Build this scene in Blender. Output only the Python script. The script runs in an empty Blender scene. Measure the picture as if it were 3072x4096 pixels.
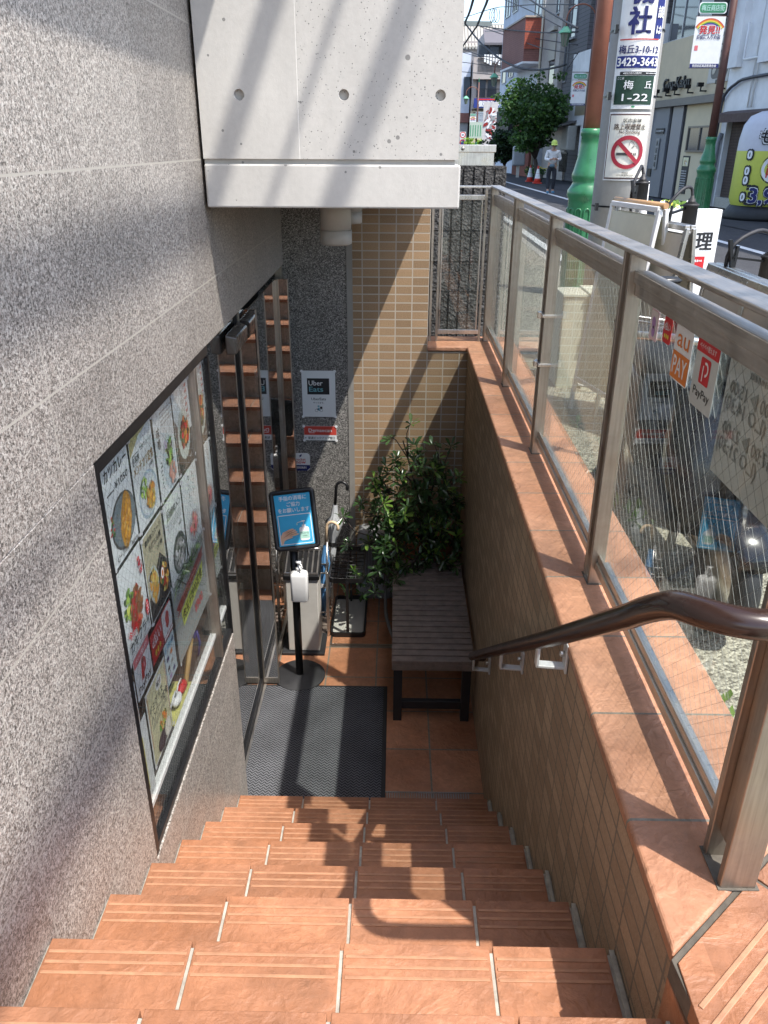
import bpy, bmesh, math, random
from mathutils import Vector, Matrix, noise as mnoise
R = math.radians
SC = bpy.context.scene
COL = SC.collection
random.seed(7)

# ------------------------------------------------------------------ camera, sky, sun, exposure
cam_d = bpy.data.cameras.new('camera')
cam = bpy.data.objects.new('camera', cam_d)
COL.objects.link(cam)
SC.camera = cam
PITCH, YAW, ROLL = .437572106, -.0137604054, .00515132512
def cam_matrix():
    cp, sp, cy, sy, cr, sr = math.cos(PITCH), math.sin(PITCH), math.cos(YAW), math.sin(YAW), math.cos(ROLL), math.sin(ROLL)
    base = Matrix(((1, 0, 0), (0, 0, -1), (0, 1, 0)))
    yw = Matrix(((cy, -sy, 0), (sy, cy, 0), (0, 0, 1)))
    pt = Matrix(((1, 0, 0), (0, cp, -sp), (0, sp, cp)))
    rl = Matrix(((cr, -sr, 0), (sr, cr, 0), (0, 0, 1)))
    m = rl @ pt @ base @ yw
    return Matrix((m[0], -m[1], -m[2])).transposed().to_4x4()
cam.matrix_world = cam_matrix()
cam_d.sensor_fit = 'HORIZONTAL'
cam_d.sensor_width = 36.0
cam_d.lens = 36.0 * 3152.07 / 3072
cam_d.clip_start = .02
cam_d.clip_end = 2000

SUN = Vector((.42, -.355, 1.0)).normalized()
elev = math.asin(SUN.z)
azim = math.atan2(SUN.x, SUN.y)
W = bpy.data.worlds.new('World')
SC.world = W
W.use_nodes = True
wn = W.node_tree.nodes
sky = wn.new('ShaderNodeTexSky')
sky.sky_type = 'NISHITA'
sky.sun_disc = False
sky.sun_elevation = elev
sky.sun_rotation = azim
sky.air_density = 1.0
sky.dust_density = 1.6
sky.ozone_density = 1.0
W.node_tree.links.new(sky.outputs[0], wn['Background'].inputs[0])
wn['Background'].inputs[1].default_value = .15
sun_d = bpy.data.lights.new('sun', 'SUN')
sun_d.energy = 2.6
sun_d.angle = R(.53)
sun_d.color = (1, .955, .885)
sun = bpy.data.objects.new('sun', sun_d)
COL.objects.link(sun)
sun.rotation_euler = (-SUN).to_track_quat('-Z', 'Y').to_euler()
SC.view_settings.view_transform = 'Standard'
SC.view_settings.look = 'None'
SC.view_settings.gamma = 1
SC.view_settings.exposure = 1.42
SC.render.engine = 'CYCLES'
SC.cycles.max_bounces = 9
SC.cycles.diffuse_bounces = 4
SC.cycles.glossy_bounces = 5
SC.cycles.transparent_max_bounces = 24
SC.cycles.use_denoising = True
SC.cycles.caustics_reflective = False
SC.cycles.caustics_refractive = False
SC.cycles.sample_clamp_indirect = 6

# ------------------------------------------------------------------ materials
class N:
    """small node helper"""
    def __init__(s, name):
        s.m = bpy.data.materials.new(name)
        s.m.use_nodes = True
        s.t = s.m.node_tree
        s.b = s.t.nodes['Principled BSDF']
        s.out = s.t.nodes['Material Output']
    def n(s, typ, **k):
        nd = s.t.nodes.new('ShaderNode' + typ)
        for a, v in k.items():
            if a[0] == '_': nd.inputs[int(a[1:])].default_value = v
            else: setattr(nd, a, v)
        return nd
    def l(s, a, b): s.t.links.new(a, b)
    def math(s, op, a, b=None, c=None):
        nd = s.n('Math', operation=op)
        for i, v in enumerate((a, b, c)):
            if v is None: continue
            if isinstance(v, (int, float)): nd.inputs[i].default_value = v
            else: s.l(v, nd.inputs[i])
        return nd.outputs[0]
    def mix(s, f, a, b, mode='MIX'):
        nd = s.n('Mix', data_type='RGBA', blend_type=mode)
        for i, v in ((0, f), (6, a), (7, b)):
            if isinstance(v, (int, float)): nd.inputs[i].default_value = v
            elif isinstance(v, tuple): nd.inputs[i].default_value = v if len(v) == 4 else v + (1,)
            else: s.l(v, nd.inputs[i])
        return nd.outputs[2]
    def pos(s):
        if not hasattr(s, '_p'):
            s._p = s.n('NewGeometry')
            s._s = s.n('SeparateXYZ')
            s.l(s._p.outputs['Position'], s._s.inputs[0])
        return s._p.outputs['Position'], s._s.outputs
    def noise(s, scale, detail=3, rough=.55, vec=None, typ=None):
        nd = s.n('TexNoise')
        nd.inputs['Scale'].default_value = scale
        nd.inputs['Detail'].default_value = detail
        nd.inputs['Roughness'].default_value = rough
        if typ: nd.noise_type = typ
        s.l(vec if vec is not None else s.pos()[0], nd.inputs['Vector'])
        return nd
    def voro(s, scale, vec=None, feature='F1'):
        nd = s.n('TexVoronoi', feature=feature)
        nd.inputs['Scale'].default_value = scale
        s.l(vec if vec is not None else s.pos()[0], nd.inputs['Vector'])
        return nd
    def ramp(s, f, stops, interp='LINEAR'):
        nd = s.n('ValToRGB')
        nd.color_ramp.interpolation = interp
        e = nd.color_ramp.elements
        while len(e) < len(stops): e.new(.5)
        for i, (p, c) in enumerate(stops):
            e[i].position = p
            e[i].color = (c, c, c, 1) if isinstance(c, (int, float)) else tuple(c) + (1,)
        s.l(f, nd.inputs[0])
        return nd.outputs[0]
    def line(s, sock, pitch, off, w):
        a = s.math('PINGPONG', s.math('SUBTRACT', sock, off), pitch / 2)
        return s.math('LESS_THAN', a, w / 2)
    def cell(s, sock, pitch, off):
        return s.math('FLOOR', s.math('DIVIDE', s.math('SUBTRACT', sock, off), pitch))
    def bump(s, h, strength=.3, dist=.004, prev=None):
        nd = s.n('Bump')
        nd.inputs['Strength'].default_value = strength
        nd.inputs['Distance'].default_value = dist
        s.l(h, nd.inputs['Height'])
        if prev is not None: s.l(prev, nd.inputs['Normal'])
        return nd.outputs[0]
    def col(s, c):
        if isinstance(c, tuple): s.b.inputs['Base Color'].default_value = c if len(c) == 4 else c + (1,)
        else: s.l(c, s.b.inputs['Base Color'])
    def set(s, rough=None, metal=None, normal=None, spec=None):
        for k, v in (('Roughness', rough), ('Metallic', metal), ('Specular IOR Level', spec)):
            if v is None: continue
            if isinstance(v, (int, float)): s.b.inputs[k].default_value = v
            else: s.l(v, s.b.inputs[k])
        if normal is not None: s.l(normal, s.b.inputs['Normal'])
        return s.m

_mc = {}
def P(name, c, rough=.6, metal=0, var=.12, vs=9, bump=0, bs=60, spec=.5):
    """plain painted / plastic / metal surface with a little wear"""
    if name in _mc: return _mc[name]
    g = N(name)
    tc = g.n('TexCoord').outputs['Object']
    nz = g.noise(vs, 4, .6, tc).outputs[0]
    f = g.ramp(nz, [(.3, 1 - var), (.7, 1 + var * .4)])
    g.col(g.mix(1, c, f, 'MULTIPLY'))
    rr = g.ramp(nz, [(.3, max(.02, rough * .85)), (.7, min(1, rough * 1.2))])
    nrm = g.bump(g.noise(bs, 3, .6, tc).outputs[0], .35, bump) if bump else None
    _mc[name] = g.set(rr, metal, nrm, spec)
    return _mc[name]

def INK(name, c, rough=.55):
    if name in _mc: return _mc[name]
    g = N(name)
    nz = g.noise(14, 3).outputs[0]
    g.col(g.mix(1, c, g.ramp(nz, [(.3, .9), (.7, 1.0)]), 'MULTIPLY'))
    _mc[name] = g.set(rough)
    return _mc[name]

def m_granite(name, dark, grey, light, tint, pit, py, oy, oz, axis=1, rough=.35, joint=(.43, .4, .35)):
    g = N(name)
    p, s = g.pos()
    v = g.voro(185)
    v2 = g.voro(400)
    c1 = g.n('SeparateColor'); g.l(v.outputs['Color'], c1.inputs[0])
    c2 = g.n('SeparateColor'); g.l(v2.outputs['Color'], c2.inputs[0])
    base = g.ramp(c1.outputs[0], [(0, dark), (.26, grey), (.52, tint), (.74, light)], 'CONSTANT')
    fine = g.ramp(c2.outputs[1], [(0, dark), (.3, grey), (.62, light)], 'CONSTANT')
    c = g.mix(.48, base, fine)
    cloud = g.ramp(g.noise(1.6, 4).outputs[0], [(.3, .86), (.7, 1.08)])
    c = g.mix(1, c, cloud, 'MULTIPLY')
    # slab to slab tone
    wn_ = g.n('TexWhiteNoise', noise_dimensions='2D')
    cb = g.n('CombineXYZ'); g.l(g.cell(s[axis], py, oy), cb.inputs[0]); g.l(g.cell(s[2], pit, oz), cb.inputs[1])
    g.l(cb.outputs[0], wn_.inputs[0])
    c = g.mix(1, c, g.ramp(wn_.outputs[0], [(0, .88), (1, 1.08)]), 'MULTIPLY')
    j = g.math('MAXIMUM', g.line(s[axis], py, oy, .0035), g.line(s[2], pit, oz, .005))
    g.col(g.mix(j, c, joint))
    h = g.math('SUBTRACT', g.math('MULTIPLY', c2.outputs[2], .12), j)
    return g.set(rough, 0, g.bump(h, .3, .002), .5)

def m_tile_wall(name, c, mortar, axis, oa, oz, pa=.1, pz=.05, rough=.75):
    g = N(name)
    p, s = g.pos()
    j = g.math('MAXIMUM', g.line(s[axis], pa, oa, .0068), g.line(s[2], pz, oz, .0068))
    wn_ = g.n('TexWhiteNoise', noise_dimensions='2D')
    cb = g.n('CombineXYZ'); g.l(g.cell(s[axis], pa, oa), cb.inputs[0]); g.l(g.cell(s[2], pz, oz), cb.inputs[1])
    g.l(cb.outputs[0], wn_.inputs[0])
    cc = g.mix(1, c, g.ramp(wn_.outputs[0], [(0, .82), (.5, .98), (1, 1.14)]), 'MULTIPLY')
    nz = g.noise(140, 4, .65).outputs[0]
    cc = g.mix(1, cc, g.ramp(nz, [(.3, .82), (.7, 1.1)]), 'MULTIPLY')
    cc = g.mix(1, cc, g.ramp(g.noise(2.2, 4).outputs[0], [(.3, .9), (.7, 1.05)]), 'MULTIPLY')
    g.col(g.mix(j, cc, mortar))
    h = g.math('SUBTRACT', g.math('MULTIPLY', nz, .6), j)
    return g.set(rough, 0, g.bump(h, 1.0, .008), .3)

def m_terracotta(name, grid=None, c0=(.31, .132, .064), c1=(.45, .208, .115), line=None, cells=None):
    g = N(name)
    p, s = g.pos()
    n1 = g.noise(3.2, 5, .6).outputs[0]
    n2 = g.noise(38, 4, .7).outputs[0]
    c = g.mix(g.ramp(n1, [(.32, 0), (.68, 1)]), c0, c1)
    c = g.mix(1, c, g.ramp(n2, [(.3, .8), (.7, 1.08)]), 'MULTIPLY')
    # dirt blooms
    dn = g.noise(5.5, 5, .7).outputs[0]
    c = g.mix(g.math('MULTIPLY', g.math('MULTIPLY', g.ramp(dn, [(.46, 0), (.7, 1)]), g.ramp(n2, [(.35, .3), (.6, 1)])), .62), c, (.13, .07, .042))
    # slate like relief: wandering ridges
    w = g.noise(6, 2).outputs['Color']
    vm = g.n('VectorMath', operation='MULTIPLY_ADD'); g.l(w, vm.inputs[0]); vm.inputs[1].default_value = (.12, .12, .12); g.l(p, vm.inputs[2])
    rd = g.noise(11, 5, .55, vm.outputs[0]).outputs[0]
    ridge = g.math('SUBTRACT', 1.0, g.math('MULTIPLY', g.math('ABSOLUTE', g.math('SUBTRACT', rd, .5)), 5.0))
    ridge = g.math('MAXIMUM', ridge, .35)
    h = g.math('ADD', g.math('MULTIPLY', ridge, .8), g.math('MULTIPLY', n2, .35))
    if grid:
        (ax, pa, oa), (bx, pb, ob), wd = grid
        j = g.math('MAXIMUM', g.line(s[ax], pa, oa, wd), g.line(s[bx], pb, ob, wd))
        wn_ = g.n('TexWhiteNoise', noise_dimensions='2D')
        cb = g.n('CombineXYZ'); g.l(g.cell(s[ax], pa, oa), cb.inputs[0]); g.l(g.cell(s[bx], pb, ob), cb.inputs[1])
        g.l(cb.outputs[0], wn_.inputs[0])
        c = g.mix(1, c, g.ramp(wn_.outputs[0], [(0, .84), (1, 1.12)]), 'MULTIPLY')
        gr = g.mix(g.noise(60, 3).outputs[0], (.11, .1, .075), (.28, .25, .2))
        c = g.mix(j, c, gr)
        h = g.math('SUBTRACT', h, g.math('MULTIPLY', j, 1.6))
    if cells:
        wn_ = g.n('TexWhiteNoise', noise_dimensions='2D'); cb = g.n('CombineXYZ')
        g.l(g.cell(s[0], .2935, -.387), cb.inputs[0]); g.l(g.cell(s[1], .264, 1.0511), cb.inputs[1]); g.l(cb.outputs[0], wn_.inputs[0])
        c = g.mix(1, c, g.ramp(wn_.outputs[0], [(0, .84), (1, 1.1)]), 'MULTIPLY')
    if line: c = g.mix(line, c, (.62, .4, .27))
    g.col(c)
    return g.set(.5, 0, g.bump(h, .5, .009), .45)

def m_concrete(name, c=(.56, .542, .51), pits=True, streak=True):
    g = N(name)
    p, s = g.pos()
    n1 = g.noise(2.4, 5, .6).outputs[0]
    n2 = g.noise(45, 4, .7).outputs[0]
    cc = g.mix(1, c, g.ramp(n1, [(.3, .9), (.7, 1.05)]), 'MULTIPLY')
    cc = g.mix(1, cc, g.ramp(n2, [(.25, .93), (.75, 1.03)]), 'MULTIPLY')
    h = g.math('MULTIPLY', n2, .3)
    if streak:
        mp = g.n('Mapping'); mp.inputs['Scale'].default_value = (9, 9, .7); g.l(p, mp.inputs[0])
        st = g.noise(1, 5, .65, mp.outputs[0]).outputs[0]
        cc = g.mix(1, cc, g.ramp(st, [(.3, 1.03), (.62, .97), (.8, .84)]), 'MULTIPLY')
    if pits:
        v = g.voro(34)
        sp = g.n('SeparateColor'); g.l(v.outputs['Color'], sp.inputs[0])
        size = g.math('MULTIPLY', g.math('POWER', sp.outputs[0], 14), .34)
        pit = g.math('LESS_THAN', v.outputs['Distance'], size)
        v2 = g.voro(110)
        sp2 = g.n('SeparateColor'); g.l(v2.outputs['Color'], sp2.inputs[0])
        pit2 = g.math('LESS_THAN', v2.outputs['Distance'], g.math('MULTIPLY', g.math('POWER', sp2.outputs[1], 7), .3))
        pt = g.math('MAXIMUM', pit, pit2)
        cc = g.mix(g.math('MULTIPLY', pt, .75), cc, (.16, .16, .155))
        h = g.math('SUBTRACT', h, pt)
    g.col(cc)
    return g.set(.85, 0, g.bump(h, .6, .004), .25)

def m_metal(name, c=(.42, .39, .35), rough=.32, brush=2, metal=1.0):
    g = N(name)
    p, s = g.pos()
    mp = g.n('Mapping'); sc = [160, 160, 160]; sc[brush] = 6; mp.inputs['Scale'].default_value = sc
    g.l(p, mp.inputs[0])
    nb = g.noise(1, 3, .6, mp.outputs[0]).outputs[0]
    nl = g.noise(7, 5, .65).outputs[0]
    cc = g.mix(1, c, g.ramp(nb, [(.3, .82), (.7, 1.1)]), 'MULTIPLY')
    cc = g.mix(g.ramp(nl, [(.5, 0), (.75, .45)]), cc, (c[0] * .62, c[1] * .5, c[2] * .4))
    g.col(cc)
    rr = g.ramp(nl, [(.3, rough * .8), (.7, min(1, rough * 1.7))])
    return g.set(rr, metal, g.bump(nb, .12, .001))

def m_glass(name, tint=(.9, .95, .92), dust=.03, dustc=(.55, .56, .52), r0=.042):
    """flat pane: transparent plus a Fresnel mirror, with a film of dust"""
    g = N(name)
    g.t.nodes.remove(g.b)
    ge = g.n('NewGeometry')
    dt = g.n('VectorMath', operation='DOT_PRODUCT')
    g.l(ge.outputs['Normal'], dt.inputs[0]); g.l(ge.outputs['Incoming'], dt.inputs[1])
    c = g.math('ABSOLUTE', dt.outputs['Value'])
    f = g.math('ADD', r0, g.math('MULTIPLY', 1 - r0, g.math('POWER', g.math('SUBTRACT', 1.0, c), 5)))
    tr = g.n('BsdfTransparent'); tr.inputs[0].default_value = tint + (1,)
    gl = g.n('BsdfGlossy'); gl.inputs['Roughness'].default_value = 0.0; gl.inputs[0].default_value = (1, 1, 1, 1)
    mx = g.n('MixShader'); g.l(f, mx.inputs[0]); g.l(tr.outputs[0], mx.inputs[1]); g.l(gl.outputs[0], mx.inputs[2])
    df = g.n('BsdfDiffuse'); df.inputs[0].default_value = dustc + (1,)
    dn = g.ramp(g.noise(9, 5, .7, g.n('TexCoord').outputs['Object']).outputs[0], [(.3, dust * .3), (.75, dust * 1.8)])
    m2 = g.n('MixShader'); g.l(dn, m2.inputs[0]); g.l(mx.outputs[0], m2.inputs[1]); g.l(df.outputs[0], m2.inputs[2])
    g.l(m2.outputs[0], g.out.inputs[0])
    return g.m

def m_speckle(name, c0, c1, scale, bump=.004, rough=.9):
    g = N(name)
    v = g.voro(scale)
    sp = g.n('SeparateColor'); g.l(v.outputs['Color'], sp.inputs[0])
    c = g.mix(g.ramp(sp.outputs[0], [(0, 0), (1, 1)]), c0, c1)
    c = g.mix(1, c, g.ramp(g.noise(1.3, 5).outputs[0], [(.3, .8), (.7, 1.1)]), 'MULTIPLY')
    g.col(c)
    return g.set(rough, 0, g.bump(g.math('MULTIPLY', v.outputs['Distance'], -1.0), .7, bump), .3)

def m_leaf(name, c0, c1, rough=.3, trans=.25):
    g = N(name)
    oi = g.noise(23, 2).outputs[0]
    g.col(g.mix(g.ramp(oi, [(.35, 0), (.65, 1)]), c0, c1))
    g.b.inputs['Transmission Weight'].default_value = 0
    tl = g.n('BsdfTranslucent'); tl.inputs[0].default_value = tuple(min(1, v * 2.0) for v in c1) + (1,)
    mx = g.n('MixShader'); mx.inputs[0].default_value = trans
    g.set(rough)
    g.l(g.b.outputs[0], mx.inputs[1]); g.l(tl.outputs[0], mx.inputs[2]); g.l(mx.outputs[0], g.out.inputs[0])
    return g.m

def m_mat(name):
    """rubber backed carpet mat: fine herringbone of dark and light pile"""
    g = N(name)
    p, s = g.pos()
    zig = g.math('MULTIPLY', g.math('PINGPONG', s[0], .014), 1.1)
    a = g.math('ADD', s[1], zig)
    st = g.math('PINGPONG', a, .009)
    n = g.noise(210, 2, .7).outputs[0]
    k = g.math('ADD', g.math('MULTIPLY', g.math('DIVIDE', st, .009), .75), g.math('MULTIPLY', n, .9))
    c = g.mix(g.ramp(k, [(.5, 0), (.95, 1)]), (.008, .009, .012), (.15, .153, .165))
    c = g.mix(1, c, g.ramp(g.noise(4, 4).outputs[0], [(.3, .75), (.7, 1.1)]), 'MULTIPLY')
    g.col(c)
    return g.set(1.0, 0, g.bump(k, .8, .004), .1)

def m_split(name):
    g = N(name)
    n = g.noise(34, 5, .7).outputs[0]
    v = g.voro(60).outputs['Distance']
    c = g.mix(g.ramp(n, [(.35, 0), (.7, 1)]), (.018, .018, .018), (.13, .125, .12))
    g.col(c)
    h = g.math('ADD', n, g.math('MULTIPLY', v, .6))
    return g.set(.9, 0, g.bump(h, 1.0, .02), .3)

MT = {}
MT['granite'] = m_granite('pink_granite', (.09, .08, .07), (.265, .235, .208), (.58, .54, .49), (.375, .322, .283), .3975, .4, 1.475, -.053)
MT['granite_dark'] = m_granite('grey_granite', (.01, .0095, .009), (.075, .072, .066), (.46, .44, .41), (.14, .134, .124), .403, 5, -.69, -.488, 0, .4, (.2, .19, .18))
MT['tile_far'] = m_tile_wall('beige_tile_far', (.36, .24, .14), (.47, .42, .35), 0, .196, -1.123)
MT['tile_side'] = m_tile_wall('beige_tile_side', (.43, .32, .22), (.22, .19, .15), 1, 4.85, -1.123)
MT['terra'] = m_terracotta('terracotta_step', cells=1)
MT['terra_line'] = P('terracotta_ridge', (.43, .215, .12), .6, var=.25, vs=30, bump=.002)
MT['terra_floor'] = m_terracotta('terracotta_floor', ((0, .2925, -.386), (1, .3, 3.17), .009), (.4, .165, .08), (.54, .26, .145))
MT['terra_cap'] = m_terracotta('terracotta_cap', ((1, .302, 1.393), (0, 9, -3.3), .006), (.43, .2, .112), (.54, .28, .17))
MT['grout_dark'] = P('dark_grout', (.12, .105, .085), .9, var=.4, vs=40, bump=.003)
MT['grout'] = P('grey_grout', (.42, .395, .34), .9, var=.35, vs=40, bump=.003)
MT['concrete'] = m_concrete('fair_faced_concrete')
MT['steel'] = m_metal('stainless_bronze', (.4, .365, .32), .36)
MT['steel_y'] = m_metal('stainless_rail', (.55, .52, .48), .34, 1)
MT['steel_b'] = m_metal('bright_stainless', (.62, .6, .57), .25)
MT['glass'] = m_glass('rail_glass', (.95, .975, .96), .018)
MT['win'] = m_glass('window_glass', (.965, .98, .975), .008)
MT['door_glass'] = m_glass('door_glass', (.5, .5, .49), .012, r0=.5)
MT['wire'] = P('glass_wire', (.17, .175, .17), .5, .4)
MT['black'] = P('black_plastic', (.012, .012, .013), .38)
MT['blackm'] = P('black_matte', (.02, .02, .022), .6)
MT['blackmetal'] = P('black_steel', (.016, .016, .017), .4, .5)
MT['white'] = P('white_plastic', (.74, .74, .73), .4, var=.06)
MT['paper'] = P('white_paper', (.72, .74, .74), .7, var=.06)
MT['brown_rail'] = P('brown_rail_coat', (.035, .018, .014), .22, var=.3)
MT['wood_dark'] = P('dark_slats', (.23, .18, .15), .45, var=.35, vs=22, bump=.001)
MT['cream'] = P('cream_paint', (.62, .6, .47), .5, var=.1)
MT['greycream'] = P('warm_grey_steel', (.5, .48, .44), .5, var=.12)
MT['asphalt'] = m_speckle('asphalt', (.03, .03, .033), (.075, .075, .08), 120, .003)
MT['pave'] = m_speckle('washed_gravel', (.12, .11, .085), (.5, .47, .37), 95, .006)
MT['roadwhite'] = P('road_paint', (.72, .72, .7), .8, var=.25, vs=5)
MT['green'] = P('green_enamel', (.03, .16, .065), .3, var=.25, vs=6)
MT['greenlamp'] = P('pale_green_enamel', (.16, .46, .27), .5, var=.2)
MT['rust'] = P('red_brown_paint', (.27, .095, .055), .5, var=.22, vs=5)
MT['rustdark'] = P('dark_brown_paint', (.1, .04, .03), .5, var=.2)
MT['lampglass'] = P('smoked_lamp_glass', (.19, .19, .15), .25)
MT['pole'] = m_concrete('pole_concrete', (.34, .33, .31), False)
MT['split'] = m_split('split_face_block')
MT['cable'] = P('cable_sheath', (.02, .02, .024), .6)
MT['leaf'] = m_leaf('shrub_leaf', (.022, .048, .02), (.055, .11, .035), .22)
MT['leafy'] = m_leaf('shrub_leaf_young', (.1, .2, .03), (.2, .32, .06))
MT['maple'] = m_leaf('maple_leaf', (.014, .04, .01), (.045, .105, .022), .5)
MT['bark'] = P('bark', (.06, .045, .035), .9, var=.4, bump=.01)
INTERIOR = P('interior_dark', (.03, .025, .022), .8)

# ------------------------------------------------------------------ mesh helper
class MB:
    def __init__(s, xf=None):
        s.v, s.f, s.mi, s.sm = [], [], [], []
        s.xf = xf or Matrix.Identity(4)
        s.m = 0
    def add(s, verts, faces, smooth=False):
        k = len(s.v)
        s.v += [s.xf @ Vector(v) for v in verts]
        for f in faces:
            s.f.append([i + k for i in f]); s.mi.append(s.m); s.sm.append(smooth)
        return s
    def box(s, x0, x1, y0, y1, z0, z1):
        v = [(x, y, z) for z in (z0, z1) for y in (y0, y1) for x in (x0, x1)]
        return s.add(v, [(0, 2, 3, 1), (4, 5, 7, 6), (0, 1, 5, 4), (2, 6, 7, 3), (0, 4, 6, 2), (1, 3, 7, 5)])
    def bar(s, p, q, w, h, up=(0, 0, 1)):
        p, q = Vector(p), Vector(q)
        d = (q - p).normalized()
        u = Vector(up)
        sx = d.cross(u)
        if sx.length < 1e-5: sx = d.cross(Vector((0, 1, 0)))
        sx.normalize(); uu = sx.cross(d)
        v = [e + sx * a * w / 2 + uu * b * h / 2 for e in (p, q) for a, b in ((-1, -1), (1, -1), (1, 1), (-1, 1))]
        return s.add(v, [(3, 2, 1, 0), (4, 5, 6, 7), (0, 1, 5, 4), (1, 2, 6, 5), (2, 3, 7, 6), (3, 0, 4, 7)])
    def tube(s, pts, r, n=8, cap=True, smooth=True):
        pts = [Vector(p) for p in pts]
        rs = r if isinstance(r, (list, tuple)) else [r] * len(pts)
        t0 = (pts[1] - pts[0]).normalized()
        a = t0.cross(Vector((0, 0, 1)))
        if a.length < .05: a = t0.cross(Vector((0, 1, 0)))
        a.normalize()
        vs = []
        for i, p in enumerate(pts):
            t = (pts[min(i + 1, len(pts) - 1)] - pts[max(i - 1, 0)])
            t = t.normalized() if t.length > 1e-9 else t0
            a = (a - t * a.dot(t))
            a.normalize()
            b = t.cross(a)
            for k in range(n):
                an = 2 * math.pi * k / n
                vs.append(p + (a * math.cos(an) + b * math.sin(an)) * rs[i])
        fs = []
        for i in range(len(pts) - 1):
            for k in range(n):
                k2 = (k + 1) % n
                fs.append((i * n + k, i * n + k2, (i + 1) * n + k2, (i + 1) * n + k))
        s.add(vs, fs, smooth)
        if cap:
            k0 = len(s.v) - len(vs)
            s.f.append([k0 + i for i in range(n)][::-1]); s.mi.append(s.m); s.sm.append(False)
            e = k0 + (len(pts) - 1) * n
            s.f.append([e + i for i in range(n)]); s.mi.append(s.m); s.sm.append(False)
        return s
    def lathe(s, prof, c=(0, 0, 0), n=20, smooth=True, cap=True, sx=1, sy=1, rot=0):
        vs, fs = [], []
        for r, z in prof:
            for k in range(n):
                a = 2 * math.pi * k / n + rot
                vs.append((c[0] + r * math.cos(a) * sx, c[1] + r * math.sin(a) * sy, c[2] + z))
        for i in range(len(prof) - 1):
            for k in range(n):
                k2 = (k + 1) % n
                fs.append((i * n + k, i * n + k2, (i + 1) * n + k2, (i + 1) * n + k))
        s.add(vs, fs, smooth)
        if cap:
            k0 = len(s.v) - len(vs)
            s.f.append([k0 + i for i in range(n)][::-1]); s.mi.append(s.m); s.sm.append(False)
            e = k0 + (len(prof) - 1) * n
            s.f.append([e + i for i in range(n)]); s.mi.append(s.m); s.sm.append(False)
        return s
    def prism(s, pts, z0, z1):
        n = len(pts)
        v = [(x, y, z0) for x, y in pts] + [(x, y, z1) for x, y in pts]
        f = [tuple(range(n))[::-1], tuple(range(n, 2 * n))] + [(i, (i + 1) % n, n + (i + 1) % n, n + i) for i in range(n)]
        return s.add(v, f)
    def build(s, name, mats, parent=None, bevel=0, seg=2, sub=0, weld=False):
        me = bpy.data.meshes.new(name)
        o = bpy.data.objects.new(name, me)
        if not isinstance(mats, (list, tuple)): mats = [mats]
        for m in mats: me.materials.append(m)
        org = Vector((0, 0, 0))
        if parent is None and s.v:
            xs = [v.x for v in s.v]; ys = [v.y for v in s.v]; zs = [v.z for v in s.v]
            org = Vector(((min(xs) + max(xs)) / 2, (min(ys) + max(ys)) / 2, min(zs)))
        me.from_pydata([v - org for v in s.v], [], s.f)
        o.location = org
        me.polygons.foreach_set('material_index', s.mi)
        me.polygons.foreach_set('use_smooth', s.sm)
        if weld:
            bm = bmesh.new(); bm.from_mesh(me); bmesh.ops.remove_doubles(bm, verts=bm.verts, dist=1e-5); bm.to_mesh(me); bm.free()
        me.update()
        COL.objects.link(o)
        if bevel:
            md = o.modifiers.new('bevel', 'BEVEL'); md.width = bevel; md.segments = seg; md.limit_method = 'ANGLE'; md.angle_limit = R(40)
        if sub:
            md = o.modifiers.new('sub', 'SUBSURF'); md.levels = sub; md.render_levels = sub
        if parent is not None:
            o.parent = parent
            if parent.parent is None: o.matrix_parent_inverse = Matrix.Translation(-parent.location)
        return o

def tag(o, label, cat, group=None):
    o['label'] = label; o['category'] = cat
    if group: o['group'] = group
    return o
def struct(o):
    o['kind'] = 'structure'
    return o
def thing(name, loc, label, cat, group=None):
    o = bpy.data.objects.new(name, None)
    o.empty_display_size = .1
    COL.objects.link(o)
    o.location = loc
    return tag(o, label, cat, group)
def copy_thing(root, offset, label, name=None):
    """a thing, its parts and their sub-parts, moved by offset"""
    r = root.copy(); COL.objects.link(r)
    r.location = root.location + Vector(offset)
    r['label'] = label
    for ch in [o for o in COL.objects if o.parent == root]:
        c = ch.copy(); COL.objects.link(c); c.parent = r
        for g in [o for o in COL.objects if o.parent == ch]:
            d = g.copy(); COL.objects.link(d); d.parent = c
    return r

def frame(origin, xd, yd):
    xd, yd = Vector(xd).normalized(), Vector(yd).normalized()
    n = xd.cross(yd).normalized(); yd = n.cross(xd)
    m = Matrix((xd, yd, n)).transposed().to_4x4()
    m.translation = Vector(origin)
    return m

# ------------------------------------------------------------------ lettering and printed cards
_tc = {}
def text_geo(body, bold=0.0):
    k = (body, bold)
    if k in _tc: return _tc[k]
    cu = bpy.data.curves.new('t', 'FONT')
    cu.body = body; cu.size = 1; cu.offset = bold; cu.resolution_u = 2; cu.align_x = 'CENTER'; cu.align_y = 'CENTER'
    o = bpy.data.objects.new('t', cu); COL.objects.link(o)
    dg = bpy.context.evaluated_depsgraph_get()
    me = bpy.data.meshes.new_from_object(o.evaluated_get(dg))
    vs = [(v.co.x, v.co.y) for v in me.vertices]; fs = [tuple(p.vertices) for p in me.polygons]
    bpy.data.objects.remove(o); bpy.data.curves.remove(cu); bpy.data.meshes.remove(me)
    if vs:
        xs = [v[0] for v in vs]; ys = [v[1] for v in vs]
        cx, cy = (min(xs) + max(xs)) / 2, (min(ys) + max(ys)) / 2
        vs = [(x - cx, y - cy) for x, y in vs]
        dim = (max(xs) - min(xs), max(ys) - min(ys))
    else: dim = (1, 1)
    _tc[k] = (vs, fs, dim)
    return _tc[k]

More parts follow.
